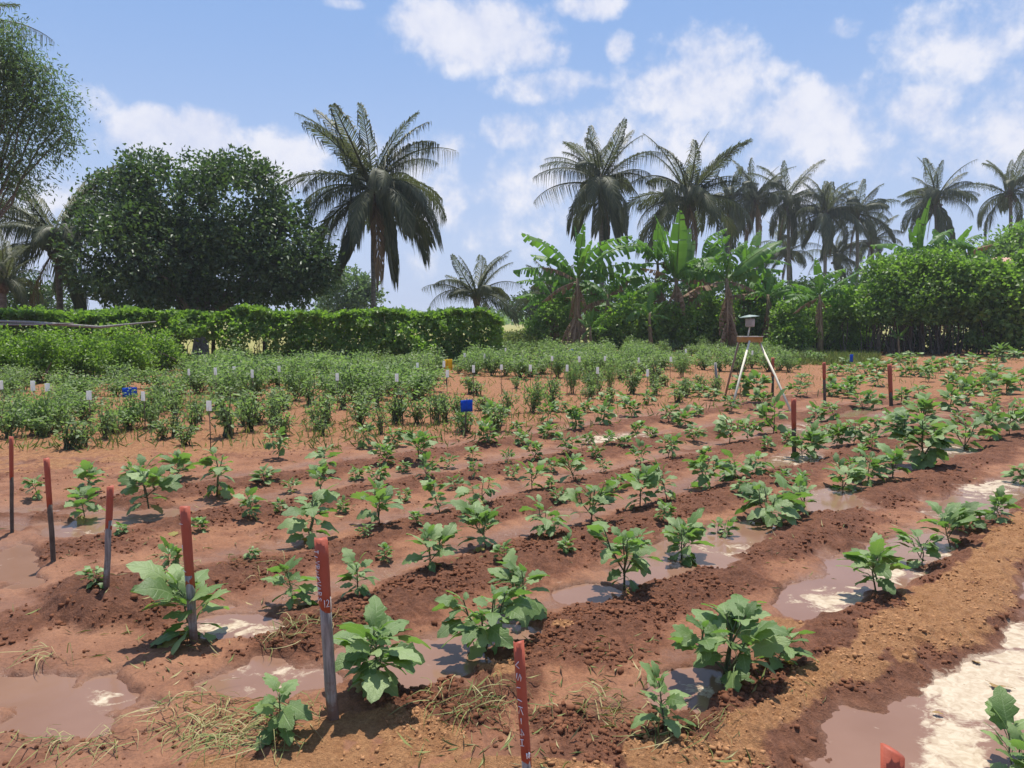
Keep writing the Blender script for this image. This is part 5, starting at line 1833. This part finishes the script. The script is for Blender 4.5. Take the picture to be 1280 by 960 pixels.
# ------------------------------------------------------------------ coloured sticky cards
def sticky(label, base, ctr, wpx, hpx, mat, rz=0.0, curl=.15):
    b = gp(*base)
    c = at(ctr[0], ctr[1], b.y) - b
    w_, h_ = wpx * b.y / F, hpx * b.y / F
    root = thing('sticky_card', label, 'sticky trap', b, rz, 'coloured sticky traps on sticks')
    mb = MB()
    mb.tube([(0, 0, -.05), (0, 0, c.z * .5), (c.x, 0, c.z + h_ * .65)], [.010, .010, .009], 6)
    mb.build('stick', M['twig'], root)
    V, Fc = [], []
    nx, nz_ = 7, 4
    for side in (0, 1):
        for i in range(nx):
            for j in range(nz_):
                a, e = -1 + 2 * i / (nx - 1), -1 + 2 * j / (nz_ - 1)
                V.append((c.x + a * w_ / 2, -.016 - curl * w_ * a * a + .02 * w_ * math.sin(4 * e + a) + side * .003, c.z + e * h_ / 2 + .03 * h_ * a))
    q = nx * nz_
    for i in range(nx - 1):
        for j in range(nz_ - 1):
            a = i * nz_ + j
            Fc.append((a, a + nz_, a + nz_ + 1, a + 1))
            Fc.append((q + a, q + a + 1, q + a + nz_ + 1, q + a + nz_))
    for i in range(nx - 1):
        a, e = i * nz_, i * nz_ + nz_ - 1
        Fc += [(a, q + a, q + a + nz_, a + nz_), (e, e + nz_, q + e + nz_, q + e)]
    for j in range(nz_ - 1):
        a, e = j, (nx - 1) * nz_ + j
        Fc += [(a, a + 1, q + a + 1, q + a), (e, q + e, q + e + 1, e + 1)]
    mb = MB()
    mb.add(V, Fc)
    mb.build('card', mat, root, smooth=True)


sticky('square blue sticky card on a stick among the middle eggplants', (582, 545), (583.5, 507), 15, 15, M['blue'])
sticky('blue sticky card half hidden in tomato plants on the left', (166, 520), (163, 490), 17, 12, M['blue'], .3)
sticky('small distant blue card among the far tomato plants', (714, 455), (714, 441), 6.5, 9, M['blue'])
sticky('blue card near the grassy strip before the dark bush', (1063, 461), (1063, 448), 5.5, 10, M['blue'], .4)
sticky('yellow sticky card curled round its stick before the hedge', (558, 482), (560, 456), 10, 14, M['yellow'], .2, .35)


# ------------------------------------------------------------------ wooden tripod stand with light trap
def tripod():
    f1, f2, f3 = gp(914, 511), gp(990, 514), gp(906, 494)
    D = 13.9
    c = at(937, 424, D)
    b = Vector((c.x, c.y, ground_z(c.x, c.y)))
    root = thing('trap_stand', 'pale wooden tripod stand carrying a tray, a small grey box and tin lid', 'tripod stand', b)
    cl = c - b
    tray_w = .36
    for f, tx, ty in ((f1, -.05, -.16), (f2, .16, -.02), (f3, -.15, .12)):
        mb = MB()
        top = cl + Vector((tx, ty, -.03))
        foot = f - b
        mb.tube([foot + Vector((0, 0, -.05)), foot.lerp(top, .5), top], [.021, .020, .019], 6, True)
        mb.build('leg', M['wood_pale'] if f is not f3 else M['wood_grey'], root)
    mb = MB()
    t_ = .02
    hh2 = .085
    for sx in (-1, 1):
        mb.box(cl + Vector((sx * tray_w / 2, 0, 0)), t_, tray_w * .8, hh2)
    for sy in (-1, 1):
        mb.box(cl + Vector((0, sy * tray_w * .4 - sy * t_, 0)), tray_w - t_ - .004, t_, hh2 - .004)
    mb.box(cl + Vector((0, 0, -hh2 / 2 - .006)), tray_w - .01, tray_w * .8 - .01, .01)
    tr = mb.build('tray', M['wood_orange'], root, smooth=False)
    mb = MB()
    mb.box(cl + Vector((-.01, -tray_w * .4 - .012, hh2 / 2 + .008)), tray_w + .05, .03, .014)
    mb.box(cl + Vector((0, .04, hh2 / 2 + .006)), tray_w + .02, tray_w * .6, .010)
    mb.build('rim', M['wood_pale'], tr, smooth=False)
    mb = MB()
    mb.tube([cl + Vector((-.03, 0, .05)), cl + Vector((0, 0, .25))], [.014, .014], 6)
    mb.build('post', M['wood_pale'], root)
    mb = MB()
    ctr = at(937.5, 403.5, D) - b
    mb.tube([ctr + Vector((0, 0, -.072)), ctr + Vector((0, 0, -.06)), ctr + Vector((0, 0, .06)), ctr + Vector((0, 0, .075))], [.070, .082, .082, .076], 12)
    bx = mb.build('trap_box', M['grey_plastic'], root)
    lid = at(936.5, 396, D) - b
    mb = MB()
    rot = Matrix.Rotation(-.09, 3, 'Y')
    V, n = [], 14
    for (rr, zz) in ((.02, .035), (.11, .018), (.18, .0), (.18, -.007), (.02, .01)):
        for k in range(n):
            a = 6.2832 * k / n
            V.append(lid + rot @ Vector((math.cos(a) * rr, math.sin(a) * rr, zz)))
    Fc = [(i * n + k, i * n + (k + 1) % n, (i + 1) * n + (k + 1) % n, (i + 1) * n + k) for i in range(4) for k in range(n)]
    Fc += [tuple(range(n)), tuple(reversed(range(4 * n, 5 * n)))]
    mb.add(V, Fc)
    mb.build('lid', M['tin'], root)
    mb = MB()
    for k in range(3):
        a = 2.1 * k + .4
        mb.tube([ctr + Vector((math.cos(a) * .085, math.sin(a) * .085, .06)), lid + Vector((math.cos(a) * .085, math.sin(a) * .085, .015))], .006, 4)
    mb.build('strut', M['wood_grey'], bx)


tripod()

# ------------------------------------------------------------------ summer haze over the plain
mb = MB()
mb.box((0, 0, 11.0), 11000, 11000, 25.0)
hz = mb.build('haze', None, None, smooth=False, kind='stuff')
m = bpy.data.materials.new('haze')
m.use_nodes = True
t = NT(m.node_tree)
t.n.clear()
out = t.new('ShaderNodeOutputMaterial')
pv = t.new('ShaderNodeVolumePrincipled')
pv.inputs['Color'].default_value = (.86, .91, 1, 1)
pv.inputs['Density'].default_value = .0006
pv.inputs['Anisotropy'].default_value = .1
t.l.new(pv.outputs[0], out.inputs['Volume'])
hz.data.materials.append(m)
bpy.context.view_layer.update()
